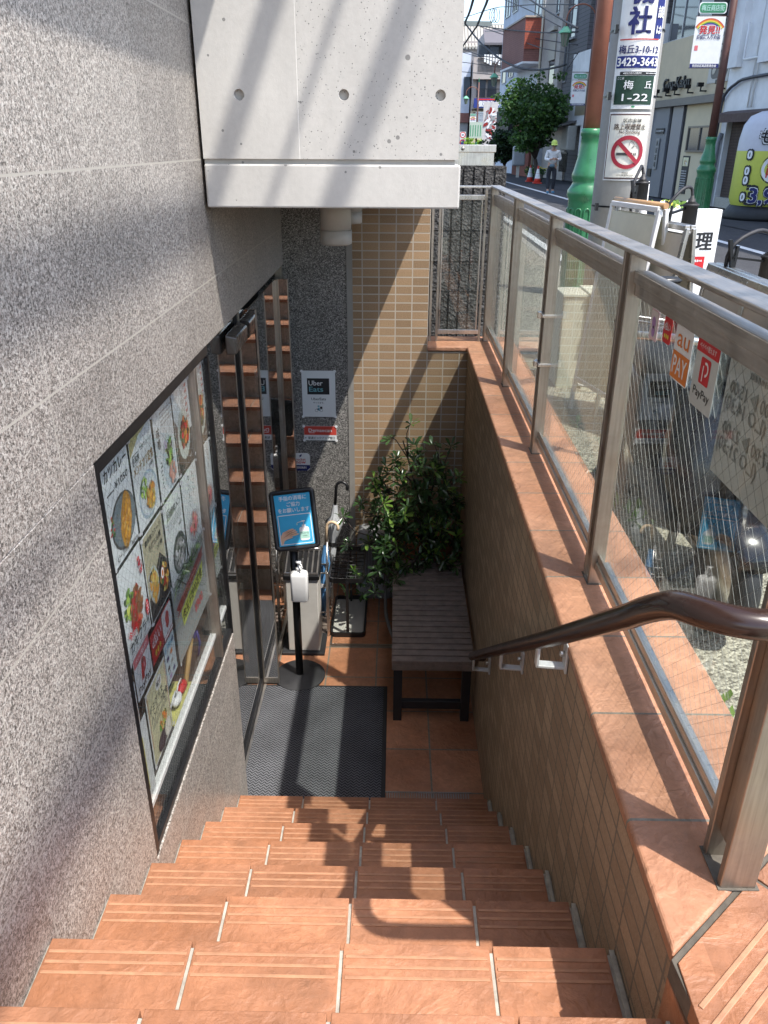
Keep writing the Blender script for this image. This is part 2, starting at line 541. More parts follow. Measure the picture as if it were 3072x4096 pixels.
class Card:
    """a flat printed sheet: base sheet plus inks in layers; u right, v up, origin at its centre"""
    def __init__(s, xf, step=.0008, bend=0):
        s.mb = MB(); s.xf = xf; s.mats = []; s.step = step; s.layer = 0; s.bend = bend
    def _m(s, m):
        if m not in s.mats: s.mats.append(m)
        s.mb.m = s.mats.index(m)
    def _p(s, u, v, z):
        if s.bend:
            a = u / s.bend; r = s.bend + z
            return s.xf @ Vector((math.sin(a) * r, v, math.cos(a) * r - s.bend))
        return s.xf @ Vector((u, v, z))
    def base(s, w, h, m, t=.001, r=0):
        s._m(m)
        if s.bend:
            n = 24; vs = []; fs = []
            for z in (-t, 0):
                for j in (0, 1):
                    for i in range(n + 1): vs.append(s._p(-w / 2 + w * i / n, -h / 2 + h * j, z))
            q = n + 1
            for i in range(n):
                fs.append((2 * q + i, 2 * q + i + 1, 3 * q + i + 1, 3 * q + i)); fs.append((i + 1, i, q + i, q + i + 1))
                fs.append((i, i + 1, 2 * q + i + 1, 2 * q + i)); fs.append((q + i + 1, q + i, 3 * q + i, 3 * q + i + 1))
            fs += [(0, 2 * q, 3 * q, q), (n, q + n, 3 * q + n, 2 * q + n)]
            s.mb.add(vs, fs)
        else:
            pts = rounded(w, h, r)
            n = len(pts)
            vs = [s._p(u, v, -t) for u, v in pts] + [s._p(u, v, 0) for u, v in pts]
            s.mb.add(vs, [tuple(range(n))[::-1], tuple(range(n, 2 * n))] + [(i, (i + 1) % n, n + (i + 1) % n, n + i) for i in range(n)])
        s.layer = 1
        return s
    def up(s): s.layer += 1; return s
    def poly(s, pts, m, lay=None):
        s._m(m)
        z = s.step * (lay or s.layer)
        s.mb.add([s._p(u, v, z) for u, v in pts], [tuple(range(len(pts)))])
        return s
    def rect(s, cu, cv, w, h, m, lay=None, r=0):
        if s.bend and r == 0:
            n = 14
            for i in range(n):
                a, b = cu - w / 2 + w * i / n, cu - w / 2 + w * (i + 1) / n
                s.poly([(a, cv - h / 2), (b, cv - h / 2), (b, cv + h / 2), (a, cv + h / 2)], m, lay)
            return s
        return s.poly([(cu + u, cv + v) for u, v in rounded(w, h, r)], m, lay)
    def ring(s, cu, cv, r0, r1, m, lay=None, a0=0, a1=360, sy=1, n=28):
        for i in range(n):
            a, b = R(a0 + (a1 - a0) * i / n), R(a0 + (a1 - a0) * (i + 1) / n)
            s.poly([(cu + math.cos(a) * r0, cv + math.sin(a) * r0 * sy), (cu + math.cos(a) * r1, cv + math.sin(a) * r1 * sy),
                    (cu + math.cos(b) * r1, cv + math.sin(b) * r1 * sy), (cu + math.cos(b) * r0, cv + math.sin(b) * r0 * sy)], m, lay)
        return s
    def ell(s, cu, cv, rx, ry, m, lay=None, rot=0, n=20, wob=0):
        pts = []
        for i in range(n):
            a = 2 * math.pi * i / n
            k = 1 + (random.uniform(-wob, wob) if wob else 0)
            x, y = rx * math.cos(a) * k, ry * math.sin(a) * k
            pts.append((cu + x * math.cos(rot) - y * math.sin(rot), cv + x * math.sin(rot) + y * math.cos(rot)))
        return s.poly(pts, m, lay)
    def text(s, body, cu, cv, h, m, lay=None, bold=.012, w=None, vertical=False, rot=0):
        """h: height of the line box of one letter; w: force width"""
        if vertical:
            for i, ch in enumerate(body): s.text(ch, cu, cv - i * h * 1.12, h, m, lay, bold)
            return s
        vs, fs, dim = text_geo(body, 0.0)
        s._m(m)
        k = h / (.88 if any(ord(c) > 0x2000 for c in body) else .74)
        kx = k if w is None else w / max(dim[0], 1e-6)
        z = s.step * (lay or s.layer)
        cr, sr = math.cos(rot), math.sin(rot)
        b = bold * k * .9
        for j, (dx, dy) in enumerate(((-b, -b * .6), (b, b * .6), (-b, b * .6), (b, -b * .6)) if bold > .003 else ((0, 0),)):
            s.mb.add([s._p(cu + dx + x * kx * cr - y * k * sr, cv + dy + x * kx * sr + y * k * cr, z + s.step * .12 * j) for x, y in vs], fs)
        return s
    def food(s, cu, cv, rx, ry, mats, n=34, lay=None, rot=0, sz=.28):
        b = lay or s.layer
        for i in range(n):
            a = random.uniform(0, 2 * math.pi); q = math.sqrt(random.random()) * .8
            x, y = rx * q * math.cos(a), ry * q * math.sin(a)
            x, y = x * math.cos(rot) - y * math.sin(rot), x * math.sin(rot) + y * math.cos(rot)
            s.ell(cu + x, cv + y, rx * random.uniform(.4, 1.2) * sz, ry * random.uniform(.3, 1) * sz, random.choice(mats), b + .08 * i, random.uniform(0, 3), 9, .25)
        s.layer = int(b + .08 * n + 1)
        return s
    def scribble(s, cu, cv, w, h, m, rows=3, lay=None):
        """illegibly small print: rows of short strokes"""
        for r_ in range(rows):
            y = cv + h / 2 - h * (r_ + .5) / rows
            x = cu - w / 2
            while x < cu + w / 2 - .002:
                dw = random.uniform(.3, 1) * h / rows * .7
                s.rect(x + dw / 2, y, dw * .8, h / rows * random.uniform(.3, .55), m, lay)
                x += dw + h / rows * .12
        return s
    def build(s, name, parent=None): return s.mb.build(name, s.mats, parent)

def rounded(w, h, r, n=5):
    if r <= 0: return [(-w / 2, -h / 2), (w / 2, -h / 2), (w / 2, h / 2), (-w / 2, h / 2)]
    out = []
    for cx, cy, a in ((w / 2 - r, h / 2 - r, 0), (-w / 2 + r, h / 2 - r, 90), (-w / 2 + r, -h / 2 + r, 180), (w / 2 - r, -h / 2 + r, 270)):
        for i in range(n + 1):
            t = R(a + 90 * i / n)
            out.append((cx + r * math.cos(t), cy + r * math.sin(t)))
    return out

ink = dict(k=INK('ink_black', (.012, .012, .014)), w=INK('ink_white', (.8, .8, .8)), red=INK('ink_red', (.55, .015, .02)), blue=INK('ink_blue', (.012, .03, .2)),
           navy=INK('ink_navy', (.01, .015, .12)), green=INK('ink_green', (.008, .04, .022)), sky=INK('ink_sky', (.04, .4, .68)), yellow=INK('ink_yellow', (.7, .6, .06)),
           orange=INK('ink_orange', (.68, .2, .03)), pinkred=INK('ink_pink_red', (.68, .16, .18)), crimson=INK('ink_crimson', (.3, .012, .03)), cream=INK('ink_cream', (.72, .7, .52)),
           grey=INK('ink_grey', (.3, .3, .3)), dgrey=INK('ink_dark_grey', (.07, .07, .07)), lime=INK('ink_lime', (.55, .6, .1)), teal=INK('ink_teal', (.16, .4, .46)),
           brown=INK('ink_brown', (.16, .06, .02)), gold=INK('ink_gold', (.5, .24, .03)), leaf=INK('ink_leaf', (.13, .28, .04)), skin=INK('ink_skin', (.7, .44, .3)),
           mint=INK('ink_mint', (.4, .66, .56)), pale=INK('ink_pale_yellow', (.68, .64, .4)), purple=INK('ink_purple', (.36, .2, .42)), pink=INK('ink_pink', (.72, .5, .52)),
           dred=INK('ink_dark_red', (.28, .02, .015)), signgreen=INK('ink_sign_green', (.05, .25, .12)), lgrey=INK('ink_light_grey', (.55, .55, .56)), dgreen=INK('ink_dish_green', (.05, .11, .03)))

# ================================================================== THE STAIR WELL
XL, XR, ZF, ZC, G = -.674, .446, -2.834, -1.135, -1.62
YF = 4.85                                              # far wall

# ground sheets (street side, outside the well)
def sheet(name, polys, z, m):
    mb = MB()
    for p in polys: mb.add([(x, y, z) for x, y in p], [tuple(range(len(p)))])
    return struct(mb.build(name, m))
sheet('ground', [[(.74, -60), (400, -60), (400, 700), (.74, 700)], [(-400, 5.75), (.74, 5.75), (.74, 700), (-400, 700)], [(-400, -60), (-5, -60), (-5, 5.75), (-400, 5.75)]], G - .03, MT['asphalt'])
sheet('pavement', [[(.755, -6), (2.32, -6), (2.32, 30), (.755, 30)]], G - .012, MT['pave'])
kb = MB(); kb.box(2.3, 2.42, -6, 60, G - .05, G - .004); struct(kb.build('kerb', MT['grout']))
ln = MB()
ln.box(2.56, 2.71, -6, 70, G - .029, G - .025)
for a, b in (((6.35, 6), (6.0, 16.6)), ((6.0, 16.6), (5.6, 27)), ((5.6, 27), (5.16, 40)), ((5.16, 40), (4.6, 58))):
    ln.add([(a[0], a[1], G - .025), (a[0] + .16, a[1], G - .025), (b[0] + .16, b[1], G - .025), (b[0], b[1], G - .025)], [(0, 1, 2, 3)])
ln.box(3.0, 5.9, 8.4, 8.85, G - .029, G - .025)
struct(ln.build('road_marking', MT['roadwhite']))
sheet('far_pavement', [[(8.3, 4), (10.4, 4), (8.2, 30), (6.6, 60), (5.2, 60), (6.7, 30)]], G - .018, MT['asphalt'])

# the stair: one step per child, four nosing tiles, grout and three ridges on each
stairs = bpy.data.objects.new('stairs', None); COL.objects.link(stairs); stairs.location = (0, 1.8, ZF); struct(stairs)
TX = [XL, -.387, -.093, .2005, XR - .016]
for k in range(-1, 7):
    y1 = 1.051 + .264 * k; z = -1.436 - .1996 * k
    y0 = y1 - .264 if k > -1 else -1.2
    mb = MB()
    mb.m = 1; mb.box(XL, XR, y0 + .002, y1 - .012, max(z - .6, ZF - .2), z - .004)
    mb.m = 0
    for i in range(4):
        a, b = TX[i] + .0036, TX[i + 1] - .0036
        yy = y0 + .006
        mb.box(a, b, max(yy, y1 - .262), y1, z - .03, z)
        if k == -1:
            for q in range(4): mb.box(a, b, y1 - .262 - .3 * (q + 1), y1 - .268 - .3 * q, z - .03, z)
    mb.m = 2
    for i in range(4):
        a, b = TX[i] + .008, TX[i + 1] - .008
        for q in range(3):
            yy = y1 - .028 - .0215 * q
            mb.box(a, b, yy - .0036, yy + .0036, z - .001, z + .0022)
    mb.m = 1; mb.box(XR - .014, XR - .003, y0 + .01, y1 - .004, z - .02, z + .001)
    o = mb.build('step', [MT['terra'], MT['grout'], MT['terra_line']], stairs, bevel=.0025, seg=2)
fl = MB(); fl.box(-.83, XR + .05, 2.5, 5.0, ZF - .1, ZF); struct(fl.build('floor', MT['terra_floor']))

# drain grating at the stair foot
gr = MB()
for i in range(34): gr.box(-.02 + i * .0118, -.0145 + i * .0118, 2.806, 2.866, ZF - .002, ZF + .004)
gr.box(-.03, .388, 2.8, 2.806, ZF, ZF + .005); gr.box(-.03, .388, 2.866, 2.872, ZF, ZF + .005)
tag(gr.build('floor_drain', MT['steel']), 'narrow slotted metal drain grating at the foot of the stairs', 'drain')
ht = MB()
for a in ((-.39, .19, 4.075, 4.087), (-.39, .19, 4.093, 4.105), (-.39, -.378, 4.105, 4.6)): ht.box(*a, ZF, ZF + .004)
tag(ht.build('floor_hatch', MT['steel']), 'thin steel edge frame of a tiled floor hatch before the umbrella rack', 'hatch')

# left granite wall
gw = MB()
gw.box(-.83, XL, -2.2, YF, -.655, 3.4)
gw.box(-.83, XL, -2.2, 1.637, -3.2, -.6552)
gw.box(-.76, XL, 1.6372, 2.80, -3.2, -1.885)
tag(gw.build('granite_wall', MT['granite'], bevel=.002, seg=1), 'pink speckled granite slab wall rising along the left of the stairs', 'wall')

# right parapet wall with terracotta coping
pw = thing('parapet_wall', (.6, 2.8, ZF), 'brown small-tile parapet wall with terracotta coping right of the stairs', 'wall')
mb = MB(); mb.box(XR, .70, .60, YF + .24, -3.1, ZC - .03); mb.build('tiled_face', MT['tile_side'], pw)
mb = MB()
mb.prism([(XR - .006, .822), (.752, 1.09), (.752, 5.14), (.195, 5.14), (.195, 4.842), (XR - .006, 4.842)], ZC - .03, ZC)
mb.build('coping', MT['terra_cap'], pw, bevel=.008, seg=3)
# street entrance tread set diagonally at the head of the coping
es = MB()
u, n_ = Vector((.75, .66)).normalized(), Vector((.66, -.75)).normalized()
p0 = Vector((XR - .003, .808))
def q2(a, b): v = p0 + u * a + n_ * b; return (v.x, v.y)
es.m = 0
es.prism([q2(0, 0), q2(.235, 0), q2(.235, .135), q2(-.118, .135)], ZC - .04, ZC)
es.prism([q2(.243, 0), q2(.55, 0), q2(.55, .135), q2(.243, .135)], ZC - .04, ZC)
es.prism([q2(-.118, .1345), q2(.55, .1345), q2(.55, .137), q2(-.118, .137)], G - .1, ZC - .006)
es.m = 1
es.prism([q2(.0, -.011), q2(.55, -.011), q2(.55, .131), q2(-.1, .131)], ZC - .045, ZC - .004)
es.m = 0
es.prism([q2(.0, -.011), q2(.55, -.011), q2(.55, .131), q2(-.112, .131)], G, ZC - .0455)
es.m = 2
for k in range(3):
    b = .055 + .026 * k
    es.prism([q2(-.118 + .01 + (.135 - b) * .87, b), q2(.228, b), q2(.228, b + .008), q2(-.118 + .01 + (.135 - b) * .87, b + .008)], ZC - .001, ZC + .0025)
    es.prism([q2(.25, b), q2(.54, b), q2(.54, b + .008), q2(.25, b + .008)], ZC - .001, ZC + .0025)
struct(es.build('entrance_step', [MT['terra'], MT['grout_dark'], MT['terra_line']], bevel=.002))

# far wall: granite pier, metal trim, beige tiles
pr = MB(); pr.box(-.83, -.299, YF, YF + .2, -3.1, -.15)
tag(pr.build('granite_pier', MT['granite_dark'], bevel=.002, seg=1), 'dark grey granite pier between shop door and beige tiled wall', 'wall')
ft = thing('tiled_end_wall', (0, YF, ZF), 'beige small-tile wall closing the far end of the well', 'wall')
mb = MB(); mb.box(-.262, .196, YF, YF + .2, ZC - .032, -.15); mb.box(-.262, XR, YF, YF + .2, -3.1, ZC - .0325); mb.build('tiled_face', MT['tile_far'], ft)
mb = MB(); mb.box(-.2985, -.2625, YF - .004, YF + .1, -3.0, -.15); mb.build('joint_trim', P('trim_grey', (.27, .255, .23), .5), ft)
# beam and wall of the upper storey in bare concrete
cb = thing('concrete_beam', (-.23, 2.935, -.206), 'pale bare concrete beam and upper wall spanning the stair well', 'wall')
def holed_face(mb, x0, x1, z0, z1, y, holes, r):
    bm = bmesh.new()
    def loop(pts):
        vs = [bm.verts.new(p) for p in pts]
        return [bm.edges.new((vs[i], vs[(i + 1) % len(vs)])) for i in range(len(vs))]
    ed = loop([(x0, y, z0), (x1, y, z0), (x1, y, z1), (x0, y, z1)])
    for hx, hz in holes: ed += loop([(hx + r * math.cos(a * math.pi / 10), y, hz + r * math.sin(a * math.pi / 10)) for a in range(20)])
    bmesh.ops.triangle_fill(bm, use_beauty=True, edges=ed, normal=(0, -1, 0))
    bm.verts.index_update()
    mb.add([v.co.copy() for v in bm.verts], [[v.index for v in f.verts] for f in bm.faces])
    bm.free()
    for hx, hz in holes:
        vs = []
        for d, rr in ((0, r), (.004, r * .96), (.02, r * .9)):
            vs += [(hx + rr * math.cos(a * math.pi / 10), y + d, hz + rr * math.sin(a * math.pi / 10)) for a in range(20)]
        fs = [(i * 20 + a, i * 20 + (a + 1) % 20, (i + 1) * 20 + (a + 1) % 20, (i + 1) * 20 + a) for i in (0, 1) for a in range(20)] + [tuple(range(40, 60))]
        mb.add(vs, fs)
YB = 2.935
mb = MB()
holed_face(mb, -.332, .206, -.05, 3.2, YB, [(-.18, .144), (.139, .144), (-.18, .744), (.139, .744)], .0175)
holed_face(mb, XL + .012, -.3335, -.05, 3.2, YB - .0015, [(-.527, .143), (-.527, .743)], .0175)
mb.add([(-.332, YB, -.05), (-.332, YB, 3.2), (-.3335, YB - .0015, 3.2), (-.3335, YB - .0015, -.05)], [(0, 1, 2, 3)])
mb.add([(.206, YB, -.05), (.206, YF, -.05), (.206, YF, 3.2), (.206, YB, 3.2)], [(0, 1, 2, 3)])
mb.add([(XL + .012, YB - .0015, -.05), (XL + .012, YF, -.05), (XL + .012, YF, 3.2), (XL + .012, YB - .0015, 3.2)], [(3, 2, 1, 0)])
mb.box(XL + .013, .2055, YF - .05, YF + .2, -.049, 3.2)
mb.add([(XL + .012, YB, -.05), (.206, YB, -.05), (.206, YF, -.05), (XL + .012, YF, -.05)], [(0, 1, 2, 3)])
mb.build('upper_wall', MT['concrete'], cb)
mb = MB(); mb.box(XL + .012, .196, YB + .014, YF + .1, -.0665, -.0495); mb.build('shadow_groove', MT['concrete'], cb)
mb = MB(); mb.box(XL + .012, .215, YB - .002, YF - .002, -.206, -.0663); mb.build('beam', MT['concrete'], cb, bevel=.006, seg=2)
# upper floor edge above the left wall
ev = MB(); ev.box(-3, -.075, -3.5, 2.9, 1.62, 1.9); ev.box(-3, -.2, -3.5, 2.9, 1.9, 4.4)
tag(ev.build('upper_floor', MT['concrete']), 'projecting concrete upper floor edge over the granite wall', 'building')

# downlights under the beam
def downlight(x, y, label):
    t = thing('downlight', (x, y, -.206), label, 'ceiling lamp', 'cylinder downlights under the concrete beam')
    mb = MB(); mb.lathe([(.066, 0), (.066, -.135)], (x, y, -.206), 28); mb.build('housing', MT['greycream'], t)
    mb = MB(); mb.lathe([(.0685, -.1355), (.0685, -.192), (.06, -.196), (.05, -.19), (.02, -.185)], (x, y, -.206), 28); mb.build('rim', MT['greycream'], t)
downlight(-.265, 3.62, 'nearer and larger looking cylinder downlight under the concrete beam')
downlight(-.262, 4.62, 'farther cylinder downlight half hidden behind the nearer one')

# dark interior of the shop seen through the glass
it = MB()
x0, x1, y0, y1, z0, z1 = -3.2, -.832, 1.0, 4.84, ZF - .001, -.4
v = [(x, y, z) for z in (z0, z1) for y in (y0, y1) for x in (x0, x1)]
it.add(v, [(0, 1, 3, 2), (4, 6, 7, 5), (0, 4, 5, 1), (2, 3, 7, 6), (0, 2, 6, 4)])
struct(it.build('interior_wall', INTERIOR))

# show window
XW = -.692
sw = thing('show_window', (XW, 2.2, -1.885), 'wired glass show window full of menu posters in the granite wall', 'window')
mb = MB()
mb.box(-.74, XL - .003, 1.637, 1.668, -1.885, -.655); mb.box(-.74, XL - .003, 1.668, 2.80, -.69, -.655); mb.box(-.74, XL - .006, 1.668, 2.8, -1.885, -1.862)
mb.build('frame', MT['black'], sw)
mb = MB(); mb.box(-.72, XL - .001, 2.592, 2.612, -1.862, -.69); mb.build('mullion', MT['steel'], sw, bevel=.002)
mb = MB(); mb.box(-.716, -.694, 1.668, 2.592, -1.764, -1.748); mb.box(-.716, -.694, 2.612, 2.80, -1.764, -1.748); mb.build('sill_rail', MT['white'], sw)
def wires(mb, axis_u, u0, u1, z0, z1, fix, pitch, r, ax='x'):
    """crossed wire net as thin square rods in the plane x = fix"""
    for sg in (1, -1):
        c = -3.0
        lo = min(u0 - z1 * sg, u1 - z1 * sg, u0 - z0 * sg, u1 - z0 * sg); hi = max(u0 - z1 * sg, u1 - z1 * sg, u0 - z0 * sg, u1 - z0 * sg)
        c = lo + pitch * .7
        while c < hi:                                    # line u = c + sg*z
            za, zb = (u0 - c) / sg, (u1 - c) / sg
            if za > zb: za, zb = zb, za
            a, b = max(za, z0), min(zb, z1)
            if b - a > .01:
                p, q = Vector((fix, c + sg * a, a)), Vector((fix, c + sg * b, b))
                mb.bar(p, q, r * 2, r * 2, (1, 0, 0))
            c += pitch * 1.414
for a, b in ((1.668, 2.592), (2.612, 2.80)):
    mb = MB(); mb.box(XW - .006, XW, a, b, -1.862, -.69); g_ = mb.build('glass_pane', MT['win'], sw)
    mb = MB(); wires(mb, 1, a, b, -1.862, -.69, XW - .003, .027, .00018); mb.build('wire_net', MT['wire'], g_)
# shelf behind the glass
mb = MB(); mb.box(-1.05, -.722, 1.66, 2.79, -1.80, -1.785); tag(mb.build('display_shelf', P('shelf_board', (.05, .035, .028), .5)), 'dark display shelf behind the show window glass', 'shelf')

# glass door: two mirror filmed panes set back one behind the other, with short glass returns
XA, XB = -.75, -.69
gd = thing('glass_door', (XA, 3.7, ZF), 'mirror filmed glass door panes stepping out beside the show window', 'door')
mb = MB(); mb.box(XA - .03, XL - .004, 2.802, 2.815, ZF, -.70); mb.build('side_frame', MT['blackmetal'], gd)
mb = MB(); mb.box(XB - .03, XB + .012, 4.80, 4.846, ZF, -.66); mb.build('side_frame', MT['steel'], gd)
mb = MB(); mb.box(-.86, -.72, 2.802, 4.845, -.70, -.656); mb.build('head_frame', MT['steel'], gd)
def leaf_x(x, a, b):
    mb = MB()
    mb.box(x - .012, x + .012, a, a + .02, ZF + .012, -.70); mb.box(x - .012, x + .012, b - .02, b, ZF + .012, -.70); mb.box(x - .012, x + .012, a + .02, b - .02, ZF + .012, ZF + .06)
    lf = mb.build('door_leaf', MT['blackmetal'] if x == XA else MT['steel'], gd)
    mb = MB(); mb.box(x - .003, x + .003, a + .02, b - .02, ZF + .06, -.70); mb.build('glass_pane', MT['door_glass'], lf)
leaf_x(XA, 2.82, 3.685); leaf_x(XB, 3.70, 4.585)
def leaf_y(y, a, b):
    mb = MB(); mb.box(a, a + .008, y - .006, y + .006, ZF + .012, -.70); mb.box(b - .006, b, y - .006, y + .006, ZF + .012, -.70); mb.box(a + .008, b - .006, y - .006, y + .006, ZF + .012, ZF + .05)
    lf = mb.build('return_leaf', MT['steel'], gd)
    mb = MB(); mb.box(a + .008, b - .006, y - .003, y + .003, ZF + .05, -.70); mb.build('glass_pane', MT['door_glass'], lf)
leaf_y(3.692, XA + .013, -.648); leaf_y(4.593, XB + .013, -.615)
mb = MB(); mb.box(-.80, -.762, 2.8, 3.68, ZF, ZF + .008); mb.build('sill_track', MT['steel_y'], gd)
mb = MB(); mb.box(-.735, -.722, 2.8, 3.68, ZF, ZF + .012); mb.build('sill_track', MT['steel_y'], gd)
mb = MB()
xd_ = XA + .0135
mb.add([(xd_, 3.38, -.75), (xd_, 3.68, -.75), (xd_ + .05, 3.66, -.765), (xd_ + .05, 3.40, -.765), (xd_, 3.38, -.838), (xd_, 3.68, -.838), (xd_ + .045, 3.67, -.838), (xd_ + .045, 3.39, -.838)],
       [(0, 1, 2, 3), (7, 6, 5, 4), (3, 2, 6, 7), (0, 3, 7, 4), (1, 5, 6, 2), (0, 4, 5, 1)])
tag(mb.build('door_sensor', P('sensor_shell', (.09, .075, .062), .25), bevel=.008, seg=3), 'dark wedge shaped sensor box on the glass over the door', 'sensor')

# ------------------------------------------------------------------ glass railing on the coping
rl = thing('glass_railing', (.575, 3, ZC), 'bronze stainless railing with wired glass panels on the coping', 'railing')
ZT = -.222
POSTS = [5.03, 4.0, 3.03, 1.99, .985]
for y in POSTS:
    mb = MB()
    h = .034 if y < 1 else .026
    w2 = .052 if y < 1 else .034
    for s_ in (-1, 1): mb.box(.556, .556 + w2 * 1.15, y + s_ * h - .008, y + s_ * h + .008, ZC, ZT - .012)
    mb.box(.57, .59, y - h + .008, y + h - .008, ZC + .06, ZT - .02)
    pst = mb.build('post', MT['steel'], rl, bevel=.0015, seg=1)
    mb = MB(); mb.box(.552, .556 + w2 * 1.15 + .005, y - h - .012, y + h + .012, ZC - .001, ZC + .002); mb.build('mortar_pad', MT['grout_dark'], pst)
mb = MB(); mb.box(.552, .612, .9, 5.075, ZT - .012, ZT); mb.build('top_rail', MT['steel_y'], rl, bevel=.003)
for i in range(4):
    b, a = POSTS[i] - .035, POSTS[i + 1] + .035
    mb = MB(); mb.box(.568, .606, a, b, -.3, -.272); mb.box(.574, .58, a, b, -.33, -.3); mb.build('middle_rail', MT['steel_y'], rl, bevel=.002)
    mb = MB(); mb.box(.568, .606, a, b, -1.088, -1.062); mb.box(.574, .58, a, b, -1.062, -1.04); mb.build('bottom_rail', MT['steel_y'], rl, bevel=.002)
    mb = MB(); mb.box(.588, .594, a, b, -1.062, -.3); g_ = mb.build('glass_panel', MT['glass'], rl)
    mb = MB(); wires(mb, 1, a, b, -1.055, -.305, .591, .026, .0002); mb.build('wire_net', MT['wire'], g_)
# short return along the far end
for x in (.215, .257, .525):
    mb = MB(); mb.box(x - .007, x + .007, 4.99, 5.012, ZC, ZT - .012); mb.build('baluster', MT['steel'], rl)
for bx_ in ((.1, .551, 4.985, 5.03, ZT - .012, ZT - .0005), (.1, .518, 4.99, 5.012, -.3, -.272), (.264, .518, 4.99, 5.012, -1.088, -1.062)):
    mb = MB(); mb.box(*bx_); mb.build('end_rail', MT['steel_b'], rl, bevel=.002)
mb = MB(); mb.box(.275, .5, 5.0, 5.006, -1.062, -.3); mb.build('end_glass', MT['glass'], rl)
mb = MB()
for x in (.272, .503): mb.box(x - .004, x + .004, 4.994, 5.01, -1.062, -.3)
mb.build('end_stile', MT['steel_b'], rl)
# steel bands round one post
for z in (-.584, -.77):
    mb = MB()
    mb.box(.548, .60, 3.03 - .04, 3.03 + .04, z - .006, z + .006); mb.box(.535, .549, 3.01, 3.03, z - .012, z + .012)
    mb.build('hose_clip', MT['steel_b'], rl, bevel=.002)

# hand rail
hr = thing('handrail', (.4, 2, -1.5), 'dark brown glossy tube handrail sloping down along the tiled parapet', 'handrail')
pts = [(.43, 3.10, -2.205), (.375, 3.05, -2.165), (.37, 2.942, -2.085), (.37, 1.505, -1.012), (.37, 1.05, -.665), (.373, .985, -.612), (.383, .92, -.565), (.405, .872, -.548), (.44, .848, -.545), (.5, .842, -.545), (.66, .842, -.545), (.86, .842, -.545)]
mb = MB()
def smoothpath(p, k=4):
    p = [Vector(a) for a in p]
    out = []
    for i in range(len(p) - 1):
        p0, p1, p2, p3 = p[max(i - 1, 0)], p[i], p[i + 1], p[min(i + 2, len(p) - 1)]
        for j in range(k):
            t = j / k
            out.append(.5 * ((2 * p1) + (-p0 + p2) * t + (2 * p0 - 5 * p1 + 4 * p2 - p3) * t * t + (-p0 + 3 * p1 - 3 * p2 + p3) * t ** 3))
    return out + [p[-1]]
mb.tube(pts[:4] + smoothpath(pts[4:]), .0205, 18); mb.build('rail_tube', MT['brown_rail'], hr)
for y in (1.67, 2.22, 2.96):
    zr = -.612 - .747 * (y - .985)
    mb = MB()
    mb.box(.4385, .4455, y - .02, y + .02, zr - .1, zr - .015)
    mb.bar((.44, y, zr - .088), (.366, y, zr - .082), .026, .008)
    mb.bar((.37, y, zr - .086), (.37, y, zr - .018), .026, .008, (1, 0, 0))
    b_ = mb.build('bracket', P('bracket_white', (.72, .72, .7), .35, .3), hr, bevel=.002)
    mb = MB(); mb.lathe([(.0075, 0), (.0075, .01), (.004, .013)], (0, 0, 0), 8)
    mb.v = [Vector((.438 - v.z, y + v.x, zr - .05 + v.y)) for v in mb.v]; mb.build('bolt', MT['steel_b'], b_)

# ================================================================== THINGS IN THE WELL
mt = MB(); mt.box(-.748, -.026, 2.77, 3.682, ZF, ZF + .006)
mat_ = tag(mt.build('door_mat', MT['blackm'], bevel=.003), 'dark blue grey herringbone entrance mat at the stair foot', 'mat')
mb = MB(); mb.box(-.725, -.047, 2.79, 3.662, ZF + .006, ZF + .0095); mb.build('pile', m_mat('carpet_pile'), mat_)

# menu sheets behind the show window (A4, portrait)
XP = -.6995
def sheet_at(yc, zc): return frame((XP, yc, zc), (0, 1, 0), (0, 0, 1))
GM = 'menu sheets taped inside the show window'
k_, w_, rd = ink['k'], ink['w'], ink['red']
def tape(c, w, h):
    for a in (-1, 1):
        for b in (-1, 1): c.ell(a * w / 2, b * (h / 2 - .004), .007, .006, ink['lgrey'], 9, wob=.15, n=10)
def menu(name, yc, zc, label, fn, w=.2, h=.278, m=None, group=GM):
    c = Card(sheet_at(yc, zc), .0004)
    c.base(w, h, m or MT['paper'])
    fn(c)
    c.layer = 3
    if w > .15: tape(c, w, h)
    return tag(c.build(name), label, 'poster', group)
fried = [ink['gold'], INK('ink_crumb', (.58, .34, .07)), INK('ink_crust', (.42, .18, .03))]
greens = [ink['leaf'], ink['dgreen'], INK('ink_lettuce', (.3, .45, .08))]
browns = [ink['brown'], INK('ink_sauce', (.24, .1, .03)), ink['gold'], ink['dred']]
noodle = [INK('ink_noodle', (.55, .42, .12)), ink['gold'], INK('ink_noodle_dark', (.36, .27, .06))]
def f1(c):
    c.ell(.01, -.045, .095, .075, ink['dgrey'])
    c.up().ell(.012, -.045, .088, .068, INK('ink_plate', (.16, .2, .22)))
    c.food(-.075, -.03, .018, .04, greens + [ink['red']], 14)
    c.layer = 3; c.ell(.025, -.05, .042, .075, fried[0], rot=-.35, wob=.05); c.layer = 4; c.food(.025, -.05, .036, .066, fried, 50, sz=.22, rot=-.35)
    c.layer = 2
    c.text('カツカレー', 0, .108, .034, k_, 2, .02, .17); c.text('¥1050', .03, .062, .02, k_, 2, .015, .1); c.scribble(-.055, .056, .05, .012, k_, 1, 2)
    c.text('ビーフカレー', -.02, -.118, .018, k_, 6, .012, .11); c.text('単品¥750', .06, -.128, .011, k_, 6)
